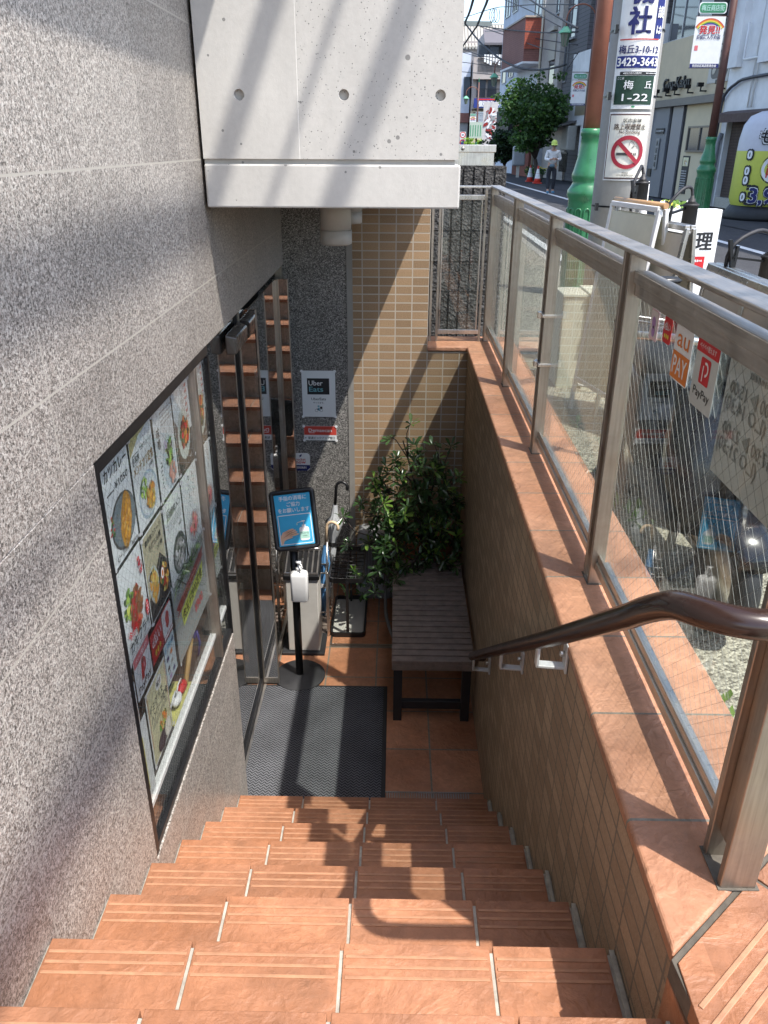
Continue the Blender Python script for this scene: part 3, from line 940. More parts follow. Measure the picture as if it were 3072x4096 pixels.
def f2(c):
    c.poly([(-.1, .139), (.1, .139), (-.02, .122), (-.1, .085)], INK('ink_straw', (.55, .47, .2)))
    c.rect(-.06, .07, .05, .03, k_); c.rect(-.06, .07, .046, .026, MT['paper'], 2); c.text('自家製', -.06, .07, .018, k_, 3)
    c.text('できたてジューシー', .035, .085, .013, k_, 2, .01, .11); c.text('メンチカツ定食', 0, .04, .03, INK('ink_ochre', (.34, .2, .05)), 2, .02, .18); c.text('1100円', .06, .012, .012, k_, 2)
    c.ell(.01, -.062, .086, .07, INK('ink_blueplate', (.4, .48, .56)), 1); c.ell(.01, -.062, .075, .06, INK('ink_white_plate', (.62, .66, .7)), 2)
    c.layer = 3; c.food(-.03, -.03, .035, .035, greens, 30); c.food(.02, -.07, .045, .042, fried + [ink['brown'], noodle[2]], 60)
def f3(c):
    c.text('味噌', -.065, .07, .03, k_, 1, .012, vertical=True); c.scribble(.03, .1, .12, .05, ink['grey'], 4)
    c.ell(.02, -.05, .07, .085, INK('ink_paleplate', (.55, .62, .66)), 1)
    c.layer = 2; c.food(.025, -.02, .05, .05, greens + [ink['k'], ink['dgreen']], 50); c.food(.035, -.085, .04, .04, [INK('ink_meat', (.45, .22, .17)), INK('ink_meat2', (.55, .32, .25))], 26); c.food(-.01, .02, .03, .015, [INK('ink_onion', (.5, .56, .66)), ink['purple']], 10)
    c.scribble(-.068, -.06, .012, .09, k_, 7, 3); c.text('780円', .05, -.128, .01, k_, 2)
def f4(c):
    c.rect(.0, -.085, .2, .108, INK('ink_dark_table', (.05, .035, .03)))
    c.poly([(-.1, -.03), (-.1, .05), (-.07, .02), (-.065, -.03)], INK('ink_chopstick', (.12, .1, .12)))
    c.up().ell(-.005, -.025, .075, .085, INK('ink_white_dish', (.6, .66, .6))); c.layer = 3; c.food(0, -.02, .055, .06, browns + [ink['red'], ink['dgreen'], ink['k'], ink['orange']], 80)
    c.scribble(.055, .07, .02, .13, rd, 6, 2); c.scribble(.005, .1, .03, .05, ink['grey'], 6)
    c.text('950円', .05, -.12, .011, ink['lgrey'], 2)
def f5(c):
    c.up().food(-.04, .02, .045, .05, greens + [ink['lime']], 40); c.food(.005, -.02, .05, .075, browns[:2] + [ink['dred'], INK('ink_prawn', (.5, .12, .05))], 60, rot=-.3); c.food(.07, .085, .022, .03, [ink['red'], ink['crimson']], 10)
    c.text('今が旬!!', -.035, -.058, .026, rd, 12, .02, .1); c.text('カキフライ', .0, -.094, .034, k_, 12, .02, .17); c.scribble(0, -.124, .17, .018, ink['grey'], 2, 12); c.ell(.08, -.06, .013, .026, rd, 12); c.scribble(.08, -.06, .014, .04, w_, 4, 13)
def f6(c):
    c.rect(0, .0, .192, .27, INK('ink_beige_sheet', (.5, .45, .3))); c.up().poly([(-.096, -.135), (.096, -.135), (.096, -.02), (.04, .03), (-.096, -.06)], INK('ink_tabletop', (.035, .03, .028)))
    c.text('濃厚魚介スープ', 0, .112, .018, k_, 3, .008, .16); c.text('手打ち太麺', .01, .083, .02, k_, 3, .008, .12); c.text('つけ麺', .045, .055, .018, k_, 3, .008)
    c.layer = 3; c.ell(-.04, -.035, .046, .062, INK('ink_bowl', (.5, .55, .52)), rot=.2); c.layer = 4; c.food(-.042, -.035, .04, .058, noodle, 50)
    c.ell(.05, -.06, .05, .066, k_, 4); c.food(.05, -.06, .042, .055, browns + [ink['dgreen'], noodle[0]], 46); c.ell(.03, -.035, .014, .018, w_); c.up().ell(.03, -.035, .008, .011, ink['orange'])
    c.rect(-.055, .005, .06, .02, w_, 3, 0); c.scribble(-.055, .005, .05, .012, k_, 1, 4)
def f7(c):
    c.rect(-.055, .085, .035, .05, k_); c.rect(-.055, .085, .031, .046, MT['paper'], 2); c.text('回鍋肉メン', .01, .09, .026, k_, 3, .012, .16); c.scribble(0, .05, .16, .035, ink['grey'], 4); c.text('900円', .06, .015, .013, k_)
    c.ell(.02, -.075, .078, .07, INK('ink_dark_bowl', (.06, .07, .075)), 1); c.layer = 2; c.ell(.02, -.08, .062, .055, INK('ink_soup', (.3, .29, .29)), 2); c.layer = 3
    c.food(.02, -.08, .055, .05, [ink['lgrey'], ink['grey'], INK('ink_cabbage', (.4, .4, .38)), ink['dgrey']], 60)
def f8(c):
    c.text('トマト', .045, .105, .026, k_, 1, .004, vertical=True); c.text('タンメン', -.015, .11, .026, k_, 1, .004, vertical=True)
    c.ell(.0, -.07, .07, .055, INK('ink_pale_bowl', (.56, .55, .56)), 1); c.layer = 2; c.food(0, -.07, .06, .045, [INK('ink_tomato', (.6, .2, .15)), INK('ink_tomato2', (.55, .3, .24)), ink['pinkred']], 46); c.food(0, -.07, .015, .015, [ink['k'], ink['dgreen']], 8)
rows = [(1.822, -.842, f1, 'pork cutlet curry menu sheet, top left of the show window'), (2.038, -.846, f2, 'minced cutlet menu sheet with boxed heading, second in the top row'), (2.258, -.85, f3, 'white menu sheet with greens and red meat, third in the top row'), (2.473, -.851, f4, 'menu sheet with red writing and oval dish left of the mullion'),
        (1.818, -1.133, f5, 'fried oyster menu sheet with red heading, left of middle row'), (2.031, -1.139, f6, 'beige dipping noodle menu sheet with egg, centre of the window'), (2.252, -1.141, f7, 'white noodle menu sheet with dark soup bowl, third in middle row'), (2.47, -1.143, f8, 'tomato noodle menu sheet with vertical writing left of the mullion')]
for y, z, fn, lab in rows: menu('menu_sheet', y, z, lab, fn)
menu('menu_sheet', 2.708, -.852, 'stand-in for the reflection of the red lettered oval dish sheet right of the mullion', f4, w=.17)  # added sheet imitating the mirror image of the oval dish poster
menu('menu_sheet', 2.708, -1.143, 'stand-in for the reflection of the vertical lettered noodle sheet right of the mullion', f8, w=.17)  # another added sheet, in place of the noodle poster's reflection
def f9(c):
    c.scribble(0, .12, .4, .03, greens[1], 2); c.food(-.02, .115, .2, .012, greens + [ink['k']], 40)
    c.layer = 3
    c.poly([(-.2, .02), (-.175, .035), (-.2, .055), (.18, .095), (.165, .075), (.18, .06)], INK('ink_ribbon', (.42, .06, .05)))
    c.up().scribble(0, .062, .24, .016, INK('ink_ribbon_pale', (.6, .3, .28)), 1); c.poly([(-.14, -.045), (.14, -.01), (.16, .045), (-.15, .02)], ink['lime'])
    c.up().text('肉玉子炒め定食', 0, .004, .04, k_, None, .018, .27, rot=.1); c.text('¥900', .06, -.07, .04, INK('ink_price', (.55, .1, .1)), None, .015)
    c.rect(0, -.132, .42, .003, ink['grey']); c.rect(-.222, 0, .003, .27, ink['grey'])
def big_sheet(c): f9(c)
menu('menu_sheet', 2.36, -1.425, 'large grey sheet with red ribbon and yellow band in the window', big_sheet, .45, .285, INK('paper_grey', (.42, .44, .42)))
def f9b(c):
    c.rect(0, .10, .15, .05, k_); c.poly([(-.07, -.005), (-.055, .01), (-.07, .03), (.08, .05), (.08, .01)], INK('ink_ribbon', (.42, .06, .05)), 2); c.poly([(-.06, -.06), (.08, -.04), (.08, .005), (-.06, -.01)], ink['lime'], 2)
    c.scribble(.03, -.03, .07, .03, k_, 2, 3); c.poly([(-.03, -.1), (.01, -.1), (-.01, -.075)], ink['grey'], 2)
menu('menu_sheet', 2.708, -1.425, 'narrow stand-in for the reflection of the red ribbon sheet right of the mullion', f9b, .17, .28, INK('paper_grey', (.42, .44, .42)))  # reflection of the ribbon sheet, drawn as a printed sheet of its own
def f10(c):
    c.rect(0, 0, .19, .25, ink['pale']); c.up()
    for a in (-1, 1): c.rect(a * .09, .03, .003, .19, INK('ink_frame_red', (.4, .03, .03)))
    c.ell(.02, .095, .03, .022, w_); c.up().text('限定', .02, .095, .018, k_); c.text('デミグラス', -.02, .058, .028, k_, None, .012, .13); c.text('ハンバーグ定食', .005, .026, .028, k_, None, .012, .165); c.scribble(0, -.002, .15, .02, ink['dgrey'], 3)
    c.food(.02, -.045, .05, .03, greens + [ink['orange'], ink['gold'], noodle[0]], 40); c.ell(-.01, -.095, .045, .03, INK('ink_pan', (.06, .035, .04))); c.up().ell(.045, -.09, .03, .03, INK('ink_rice', (.62, .6, .52)))
menu('menu_sheet', 1.888, -1.557, 'pale yellow hamburger steak sheet low in the show window', f10, .2, .262)
def f11(c): c.rect(-.02, -.01, .05, .19, ink['yellow']); c.scribble(-.02, .05, .03, .04, k_, 2, 2)
menu('menu_sheet', 1.722, -1.60, 'white sheet with yellow panel in the lower left window corner', f11, .1, .27)
def s_pp(c):
    c.rect(0, .052, .138, .032, ink['pinkred'], 1, .006); c.text('ペイペイ使えます', 0, .052, .014, w_, 2, .01, .1)
    c.poly([(-.022, -.03), (.0, -.03), (.012, .03), (-.01, .03)], rd, 1); c.ring(.0, .008, .012, .026, rd, 1, -80, 110); c.text('PayPay', 0, -.048, .024, k_, 1, .01, .11)
menu('payment_sticker', 1.811, -1.338, 'white sticker with pink heading and red letter mark in the show window', s_pp, .14, .136, group='payment stickers in the show window')
def s_d(c):
    c.text('d払い', 0, .018, .036, w_, 1, .02, .09)
    for a in (-1, 0, 1): c.ell(a * .022, -.025, .008, .01, ink['yellow'])
menu('payment_sticker', 1.95, -1.345, 'solid red sticker with three yellow dots in the show window', s_d, .115, .1, ink['red'], 'payment stickers in the show window')
def s_r(c): c.rect(0, .006, .1, .085, MT['paper'], 1, .012); c.up().ell(0, .008, .02, .028, rd, wob=.15); c.rect(0, -.043, .09, .008, w_)
menu('payment_sticker', 2.06, -1.345, 'red framed white sticker beside the large ribbon sheet', s_r, .092, .105, ink['red'], 'payment stickers in the show window')
def s_c(c):
    c.text('d Alipay', -.005, .05, .022, ink['sky'], 1, .01, .09)
    for i, (x, y, m) in enumerate([(-.03, .015, 'navy'), (.012, .018, 'orange'), (.035, .05, 'navy'), (-.03, -.02, 'k'), (.01, -.015, 'grey'), (-.02, -.055, 'purple'), (.02, -.05, 'blue')]): c.rect(x, y, .022, .015, ink[m], 1, .002)
    c.text('VISA', -.028, -.037, .01, ink['navy'], 1)
menu('payment_sticker', 2.05, -1.475, 'white card sticker with small coloured card marks in the window', s_c, .11, .145, INK('paper_blue', (.55, .64, .68)), 'payment stickers in the show window')
def s_o(c): c.rect(0, -.03, .05, .08, ink['skin'], 1, .01)
menu('payment_sticker', 1.70, -1.395, 'half hidden white and tan sticker at the left window edge', s_o, .06, .14, group='payment stickers in the show window')

# little charms and a stick on the display shelf
ds = -1.785
mb = MB(); mb.box(-.80, -.722, 2.09, 2.33, ds, ds + .004); tag(mb.build('display_cloth', INK('yellow_cloth', (.6, .58, .18))), 'yellow cloth under the two charms in the show window', 'cloth')
def charm(y, m, label):
    mb = MB()
    mb.lathe([(.004, -.018), (.03, -.013), (.044, 0), (.03, .013), (.004, .018)], (0, 0, 0), 14, sx=.55, sy=1)
    mb.v = [Vector((-.745 + v.z * .9, y + v.y, ds + .034 + v.x * .9)) for v in mb.v]
    o = tag(mb.build('lucky_charm', m, sub=1), label, 'charm')
    mb = MB(); mb.tube([(-.745, y, ds + .05), (-.74, y - .02, ds + .085), (-.738, y - .06, ds + .09), (-.742, y - .085, ds + .06)], .0028, 6); mb.build('cord', MT['white'], o)
    return o
charm(2.26, ink['red'], 'puffy red cloth charm with white cord in the show window')
charm(2.19, ink['w'], 'puffy white cloth charm in front of the red one')
mb = MB(); mb.tube([(-.745, 2.30, ds + .012), (-.77, 2.62, ds + .15)], .009, 10); st = tag(mb.build('wooden_stick', P('pale_wood', (.45, .28, .1), .5, var=.25)), 'pale wooden stick leaning in the show window with blue cord', 'stick')
mb = MB(); mb.tube([(-.742, 2.50, ds + .11), (-.735, 2.5, ds + .06), (-.74, 2.48, ds + .01)], .005, 6); mb.lathe([(.014, -.012), (.016, 0), (.014, .012)], (-.757, 2.49, ds + .1), 10); mb.build('blue_cord', INK('cord_blue', (.02, .02, .2)), st)

# notices on the granite pier
def pier(yw, x, z): return frame((x, YF - .0045, z), (1, 0, 0), (0, 0, 1))
def dots(c, w, h):
    for a in (-1, 1):
        for b in (-1, 1): c.ell(a * w / 2, b * h / 2, .009, .009, ink['w'], 6, n=14)
c = Card(pier(0, -.485, -1.445), .0007); c.base(.212, .302, MT['paper'])
c.rect(-.002, .05, .14, .105, k_); c.text('Uber', -.018, .072, .034, w_, 2, .008, .088); c.text('Eats', -.016, .032, .034, ink['teal'], 2, .016, .088)
c.text('UberEats', -.002, -.032, .018, k_, 1, .008, .092); c.text('やってます。', -.002, -.057, .011, k_, 1, .014, .07)
cx, cy = .0, -.1
for a in (-1, 1): c.ring(cx + a * .016 - .002, cy - .008, .0075, .0092, ink['dgrey'], 1)
c.poly([(cx - .012, cy + .0), (cx - .004, cy + .012), (cx + .004, cy + .008), (cx + .004, cy - .01), (cx - .002, cy - .012)], ink['teal']); c.ell(cx - .004, cy + .02, .007, .006, ink['teal']); c.rect(cx + .013, cy + .01, .015, .015, k_); c.poly([(cx - .018, cy + .004), (cx - .004, cy + .004), (cx, cy - .01)], ink['navy'])
dots(c, .208, .298); tag(c.build('notice'), 'white notice with black logo panel on the granite pier', 'notice')
c = Card(pier(0, -.483, -1.707), .0007); c.base(.212, .098, MT['paper']); c.rect(0, .018, .21, .06, INK('ink_vermilion', (.55, .06, .04))); c.text('Demaecan', 0, .02, .024, w_, 2, .016, .15); c.rect(-.055, .003, .036, .003, w_, 2)
c.poly([(-.098, -.037), (-.098, -.027), (-.09, -.032)], k_); c.text('配達ピックアップ窓口', .008, -.032, .017, k_, 1, .014, .172); dots(c, .21, .096)
tag(c.build('notice'), 'red and white delivery notice below the white one on the pier', 'notice')
c = Card(pier(0, -.6175, -1.908), .0007); c.base(.121, .124, MT['paper'], .001, .022); c.poly([(-.06, -.022), (.06, -.022), (.06, -.042), (.038, -.062), (-.038, -.062), (-.06, -.042)], ink['navy'])
c.text('rocket', 0, .018, .02, INK('ink_rocket', (.5, .05, .03)), 1, .012, .064); c.text('now', 0, -.004, .024, rd, 1, .02, .064); c.text('送料無料', 0, -.04, .017, w_, 2, .012, .074)
c.poly([(.008, .055), (-.002, .05), (-.008, .038), (-.002, .034), (.006, .042)], ink['navy']); c.poly([(-.006, .046), (-.013, .044), (-.008, .038)], ink['navy']); c.poly([(-.009, .034), (-.012, .028), (-.006, .032)], rd)
tag(c.build('notice'), 'rounded white and navy rocket sticker low on the pier', 'sticker')

# hand sanitiser stand
ss = thing('sanitizer_stand', (-.54, 3.772, ZF), 'black sanitiser stand with tilted blue sign on round base', 'stand')
mb = MB(); mb.lathe([(.148, 0), (.149, .004), (.144, .009), (.03, .012), (.022, .016)], (-.54, 3.772, ZF + .006), 48); mb.build('base', MT['blackm'], ss)
mb = MB(); mb.lathe([(.0215, .02), (.0215, .93)], (-.54, 3.772, ZF), 20); mb.build('pole', MT['blackmetal'], ss)
mb = MB(); mb.box(-.56, -.508, 3.735, 3.792, -1.99, -1.84); mb.build('holder', MT['black'], ss, bevel=.004)
yaw, pit, rol = R(-1.1), R(-20.7), R(-7.6)
rot = Matrix.Rotation(yaw, 3, 'Z') @ Matrix.Rotation(pit, 3, 'X') @ Matrix.Rotation(rol, 3, 'Y')
bx, bz = rot @ Vector((1, 0, 0)), rot @ Vector((0, 0, 1))
fb = frame(Vector((-.5225, 3.735, -1.797)), bx, bz)
BW, BH = .241, .323
mb = MB(fb)
out, inn = rounded(BW, BH, .026, 6), rounded(BW - .05, BH - .05, .004, 6)
n = len(out)
mb.add([(a, b, -.012) for a, b in out] + [(a, b, .004) for a, b in out] + [(a * .94, b * .955, .009) for a, b in out] + [(a, b, .004) for a, b in inn] + [(a, b, -.001) for a, b in inn],
       [tuple(range(n))[::-1]] + [(i + n * j, (i + 1) % n + n * j, (i + 1) % n + n * (j + 1), i + n * (j + 1)) for j in range(4) for i in range(n)], True)
fr_ = mb.build('sign_frame', MT['black'], ss)
c = Card(fb @ Matrix.Translation((0, 0, .0005)), .0006); c.base(BW - .048, BH - .048, ink['sky'])
c.text('手指の消毒に', .002, .115, .023, w_, 1, .02, .145); c.text('ご協力', .002, .083, .023, w_, 1, .02, .068); c.text('をお願いします', .002, .051, .023, w_, 1, .02, .165)
for a, b, ww, hh in ((0, .026, .176, .004), (0, -.128, .176, .004), (-.086, -.051, .004, .158), (.086, -.051, .004, .158)): c.rect(a, b, ww, hh, w_)
sk = ink['skin']
c.up()
hand = [(-.084, -.125), (-.084, -.085), (-.07, -.062), (-.05, -.052), (-.028, -.046), (-.022, -.05), (-.036, -.058), (-.012, -.051), (-.008, -.057), (-.03, -.066), (.0, -.06), (.003, -.066), (-.022, -.075), (.006, -.073), (.008, -.08), (-.02, -.094), (-.05, -.1), (-.066, -.108), (-.074, -.126)]
c.poly(hand[:3] + [(-.05, -.055), (-.03, -.066), (-.02, -.094), (-.05, -.1), (-.066, -.108), (-.074, -.126)], sk)
for a, b, l_, rr in ((-.035, -.056, .026, .3), (-.024, -.062, .026, .28), (-.018, -.07, .026, .2), (-.016, -.08, .03, .12), (-.05, -.068, .022, .9)): c.ell(a, b, l_, .0062, sk, None, rr)
c.up()
for a, b, l_, rr in ((-.03, -.061, .02, .3), (-.02, -.068, .02, .24), (-.016, -.076, .02, .16), (-.045, -.078, .03, .5), (-.035, -.1, .03, .25)): c.ell(a, b, l_, .0009, ink['brown'], None, rr)
c.rect(.045, -.078, .052, .072, w_, None, .012); c.rect(.045, -.085, .05, .036, ink['mint'], 5); c.text('アルコール', .045, -.076, .011, ink['k'], 6, .004, .044); c.text('手指消毒剤', .045, -.09, .006, ink['dgrey'], 6, .0, .026)
c.rect(.045, -.037, .02, .012, w_, 4); c.rect(.045, -.024, .004, .016, ink['lgrey'], 4); c.rect(.045, -.012, .018, .006, w_, 4); c.poly([(.045, -.01), (.045, -.014), (.012, -.02), (.011, -.016)], ink['lgrey']); c.ell(.01, -.026, .003, .006, ink['mint'])
c.build('sign_face', ss)
# bottle hooked on the pole
bt = thing('sanitizer_bottle', (-.509, 3.712, -2.27), 'white pump bottle hooked on the black sanitiser stand', 'bottle')
mb = MB(); bp = rounded(.094, .06, .014)
for z0, k in ((-2.272, .9),): pass
lv = [(-2.275, .88), (-2.268, 1), (-2.12, 1), (-2.105, .92), (-2.095, .6), (-2.088, .3)]
n = len(bp)
mb.add([(-.509 + a * k, 3.712 + b * k, z) for z, k in lv for a, b in bp], [tuple(range(n))[::-1]] + [(i + n * j, (i + 1) % n + n * j, (i + 1) % n + n * (j + 1), i + n * (j + 1)) for j in range(len(lv) - 1) for i in range(n)] + [tuple(range(n * 5, n * 6))], True)
mb.build('body', MT['white'], bt)
mb = MB(); mb.lathe([(.016, 0), (.016, .02), (.007, .022), (.007, .045), (.015, .046), (.015, .056), (.004, .058)], (-.509, 3.712, -2.09), 16); mb.tube([(-.509, 3.712, -2.038), (-.495, 3.69, -2.04), (-.485, 3.68, -2.06)], .004, 8); mb.build('pump', MT['white'], bt)

# umbrella wrapping cabinet
cbn = thing('umbrella_wrapper', (-.54, 4.06, ZF), 'warm grey upright umbrella wrapping cabinet behind the sign', 'cabinet')
mb = MB(); mb.box(-.672, -.412, 3.975, 4.2, ZF + .001, ZF + .02); mb.build('base', MT['blackm'], cbn, bevel=.004)
mb = MB(); mb.box(-.632, -.442, 4.0, 4.17, ZF + .02, -2.315); mb.build('body', MT['greycream'], cbn, bevel=.006)
mb = MB(); mb.add([(-.642, 3.99, -2.315), (-.432, 3.99, -2.315), (-.432, 4.18, -2.315), (-.642, 4.18, -2.315), (-.642, 3.99, -2.285), (-.432, 3.99, -2.285), (-.432, 4.18, -2.21), (-.642, 4.18, -2.21)], [(3, 2, 1, 0), (4, 5, 6, 7), (0, 1, 5, 4), (1, 2, 6, 5), (2, 3, 7, 6), (3, 0, 4, 7)]); mb.build('head', MT['blackmetal'], cbn, bevel=.005)
mb = MB()
sl = (-2.21 + 2.285) / .19
for i in range(7):
    x = -.63 + i * .031
    mb.bar((x, 4.0, -2.277), (x, 4.172, -2.277 + .172 * sl), .008, .008)
for y in (4.0, 4.172): mb.bar((-.636, y, -2.274 + (y - 4.0) * sl), (-.438, y, -2.274 + (y - 4.0) * sl), .012, .01)
mb.build('slot_grille', MT['steel_b'], cbn)

# tall stainless umbrella rack behind it
ur = thing('umbrella_rack', (-.53, 4.38, ZF), 'stainless wire umbrella rack behind the wrapping cabinet', 'umbrella rack')
for x, y in ((-.405, 4.195), (-.405, 4.52), (-.655, 4.24), (-.655, 4.52)):
    mb = MB(); mb.box(x - .008, x + .008, y - .008, y + .008, ZF, -2.38); mb.tube([(x, y, -2.38), (x, y + .03, -2.33), (x, y + .07, -2.2)], .008, 8); mb.build('upright', MT['steel_b'], ur)
mb = MB()
for z in (-2.38,):
    for y in (4.195, 4.31, 4.42, 4.52): mb.tube([(-.655, y, z), (-.405, y, z)], .005, 6)
    for i in range(5): mb.tube([(-.655 + i * .0625, 4.195, z), (-.655 + i * .0625, 4.52, z)], .004, 6)
for z in (-2.66,): mb.tube([(-.655, 4.195, z), (-.405, 4.195, z), (-.405, 4.52, z), (-.655, 4.52, z)], .005, 6)
mb.build('wire_frame', MT['steel_b'], ur)
mb = MB()
for i in range(8): mb.box(-.65, -.41, 4.2 + i * .042, 4.23 + i * .042, ZF + .01, ZF + .02)
mb.build('floor_slats', MT['wood_dark'], ur)

# black wire rack with drip tray
br = thing('umbrella_rack', (-.28, 4.4, ZF), 'black wire top umbrella rack with pale drip tray', 'umbrella rack')
def ringframe(mb, x0, x1, y0, y1, z, w, h, r=.03):
    cx, cy = (x0 + x1) / 2, (y0 + y1) / 2
    o_, i_ = rounded(x1 - x0, y1 - y0, r), rounded(x1 - x0 - 2 * w, y1 - y0 - 2 * w, max(r - w, .004))
    n = len(o_)
    v = [(cx + a, cy + b, zz) for pts_, zz in ((o_, z), (o_, z + h), (i_, z + h), (i_, z)) for a, b in pts_]
    mb.add(v, [(i + n * j, (i + 1) % n + n * j, (i + 1) % n + n * ((j + 1) % 4), i + n * ((j + 1) % 4)) for j in range(4) for i in range(n)])
mb = MB(); ringframe(mb, -.392, -.172, 4.178, 4.64, ZF + .002, .012, .03); mb.build('tray_rim', MT['black'], br)
mb = MB(); mb.box(-.38, -.184, 4.19, 4.628, ZF + .004, ZF + .008); mb.build('drip_tray', MT['greycream'], br)
mb = MB(); mb.box(-.292, -.274, 4.19, 4.205, ZF, -2.44); mb.build('stand_bar', MT['black'], br)
mb = MB(); mb.box(-.29, -.276, 4.6, 4.614, ZF, -2.44); mb.build('stand_bar', MT['black'], br)
mb = MB(); ringframe(mb, -.396, -.178, 4.2, 4.63, -2.45, .01, .03)
for i in range(1, 4): mb.tube([(-.396 + i * .0545, 4.205, -2.43), (-.396 + i * .0545, 4.625, -2.43)], .0025, 6)
for i in range(1, 9): mb.tube([(-.39, 4.2 + i * .048, -2.43), (-.184, 4.2 + i * .048, -2.43)], .0035, 6)
mb.build('wire_top', MT['black'], br)

# umbrellas
def umbrella(name, hook, foot, mats, label, wide, pale):
    hook, foot = Vector(hook), Vector(foot)
    t = thing(name, foot, label, 'umbrella')
    d = (hook - foot).normalized()
    L = (hook - foot).length
    side = Vector((1, -.15, 0)); side = (side - d * side.dot(d)).normalized()
    r = .036
    pts_ = [hook - d * .12, hook]
    for i in range(1, 9):
        a = math.pi * i / 8 * 1.12
        pts_.append(hook + side * (r - r * math.cos(a)) + d * r * math.sin(a))
    mb = MB(); mb.tube(pts_, .0095, 10); mb.build('handle', mats[0], t)
    mb = MB(); mb.tube([hook - d * .12, foot], .004, 6); mb.build('shaft', MT['steel_b'], t)
    mb = MB()
    prof = [(.12, .014), (.2, .022), (.24, wide), (.30, wide * .75), (.36, .022), (.39, .018), (.42, .024), (.6, .019), (L - .06, .006)]
    n = 24; vs = []
    b = d.cross(side)
    for s_, rr in prof:
        for k in range(n):
            a = 2 * math.pi * k / n
            q = rr * (1 + (.16 if k % 3 == 0 else -.08))
            vs.append(hook - d * s_ + (side * math.cos(a) + b * math.sin(a)) * q)
    mb.add(vs, [(i * n + k, i * n + (k + 1) % n, (i + 1) * n + (k + 1) % n, (i + 1) * n + k) for i in range(len(prof) - 1) for k in range(n)], True)
    mb.build('canopy', mats[1], t)
    mb = MB(); vs = [hook - d * s_ + (side * math.cos(2 * math.pi * k / 16) + b * math.sin(2 * math.pi * k / 16)) * .0255 for s_ in (.375, .405) for k in range(16)]
    mb.add(vs, [(k, (k + 1) % 16, 16 + (k + 1) % 16, 16 + k) for k in range(16)], True); mb.build('strap', mats[2], t)
    return t
g = N('clear_vinyl'); g.col((.75, .78, .8)); g.b.inputs['Transmission Weight'].default_value = .55; g.set(.28); VIN = g.m
umbrella('umbrella', (-.365, 4.57, -1.965), (-.43, 4.5, ZF + .04), [MT['black'], VIN, MT['black']], 'clear vinyl umbrella with black hooked handle in the rack', .05, 1)
umbrella('umbrella', (-.414, 4.37, -2.15), (-.455, 4.3, ZF + .05), [P('pale_wood_handle', (.62, .46, .3), .4), P('blue_nylon', (.1, .26, .5), .5), MT['white']], 'folded blue umbrella with pale wooden handle in the rack', .03, 0)

# slatted bench
bn = thing('slatted_bench', (.215, 3.9, ZF), 'dark brown slatted wooden bench along the tiled parapet', 'bench')
NS = 20; pit_ = 1.1 / NS
for i in range(NS):
    y = 3.362 + i * pit_
    mb = MB(); mb.box(-.002, .428, y, y + pit_ - .012, -2.445, -2.42); mb.build('slat', MT['wood_dark'], bn, bevel=.003)
mb = MB(); mb.box(.01, .05, 3.372, 4.45, -2.49, -2.4455); mb.box(.376, .416, 3.372, 4.45, -2.49, -2.4455); mb.box(-.001, .427, 3.362, 3.384, -2.482, -2.4455); mb.build('seat_frame', MT['wood_dark'], bn, bevel=.003)
for x in (.008, .37):
    for y in (3.39, 4.39):
        mb = MB(); mb.box(x, x + .046, y, y + .046, ZF, -2.49); mb.build('leg', MT['blackm'], bn, bevel=.003)
mb = MB(); mb.box(.054, .37, 4.4, 4.43, -2.76, -2.71); mb.build('cross_bar', MT['blackm'], bn)
mb = MB(); mb.box(.054, .37, 3.4, 3.43, -2.76, -2.71); mb.build('cross_bar', MT['blackm'], bn, bevel=.003)

# grey machine with hose behind the bench
gm = thing('floor_unit', (-.12, 4.72, ZF), 'light grey plastic floor unit with hose behind the shrub', 'appliance')
mb = MB()
op = rounded(.27, .2, .05)
lv = [(ZF + .002, .9), (ZF + .03, 1), (ZF + .08, 1), (ZF + .081, .96), (-2.42, .94), (-2.35, .86), (-2.335, .7)]
n = len(op)
mb.add([(-.118 + a * k, 4.74 + b * k, z) for z, k in lv for a, b in op], [(i + n * j, (i + 1) % n + n * j, (i + 1) % n + n * (j + 1), i + n * (j + 1)) for j in range(len(lv) - 1) for i in range(n)] + [tuple(range(n * 6, n * 7))], True)
mb.build('housing', P('grey_plastic', (.33, .33, .34), .45), gm)
mb = MB()
for i in range(9): mb.box(-.2 + i * .02, -.19 + i * .02, 4.632, 4.642, -2.68, -2.44)
mb.build('vent_ribs', P('grey_plastic_dark', (.2, .2, .21), .5), gm)
mb = MB(); mb.tube(smoothpath([(-.06, 4.66, ZF + .1), (-.05, 4.55, ZF + .13), (-.045, 4.4, ZF + .05), (-.02, 4.25, ZF + .03), (.02, 4.1, ZF + .02)]), .011, 8); mb.build('hose', P('grey_hose', (.25, .25, .25), .5), gm)

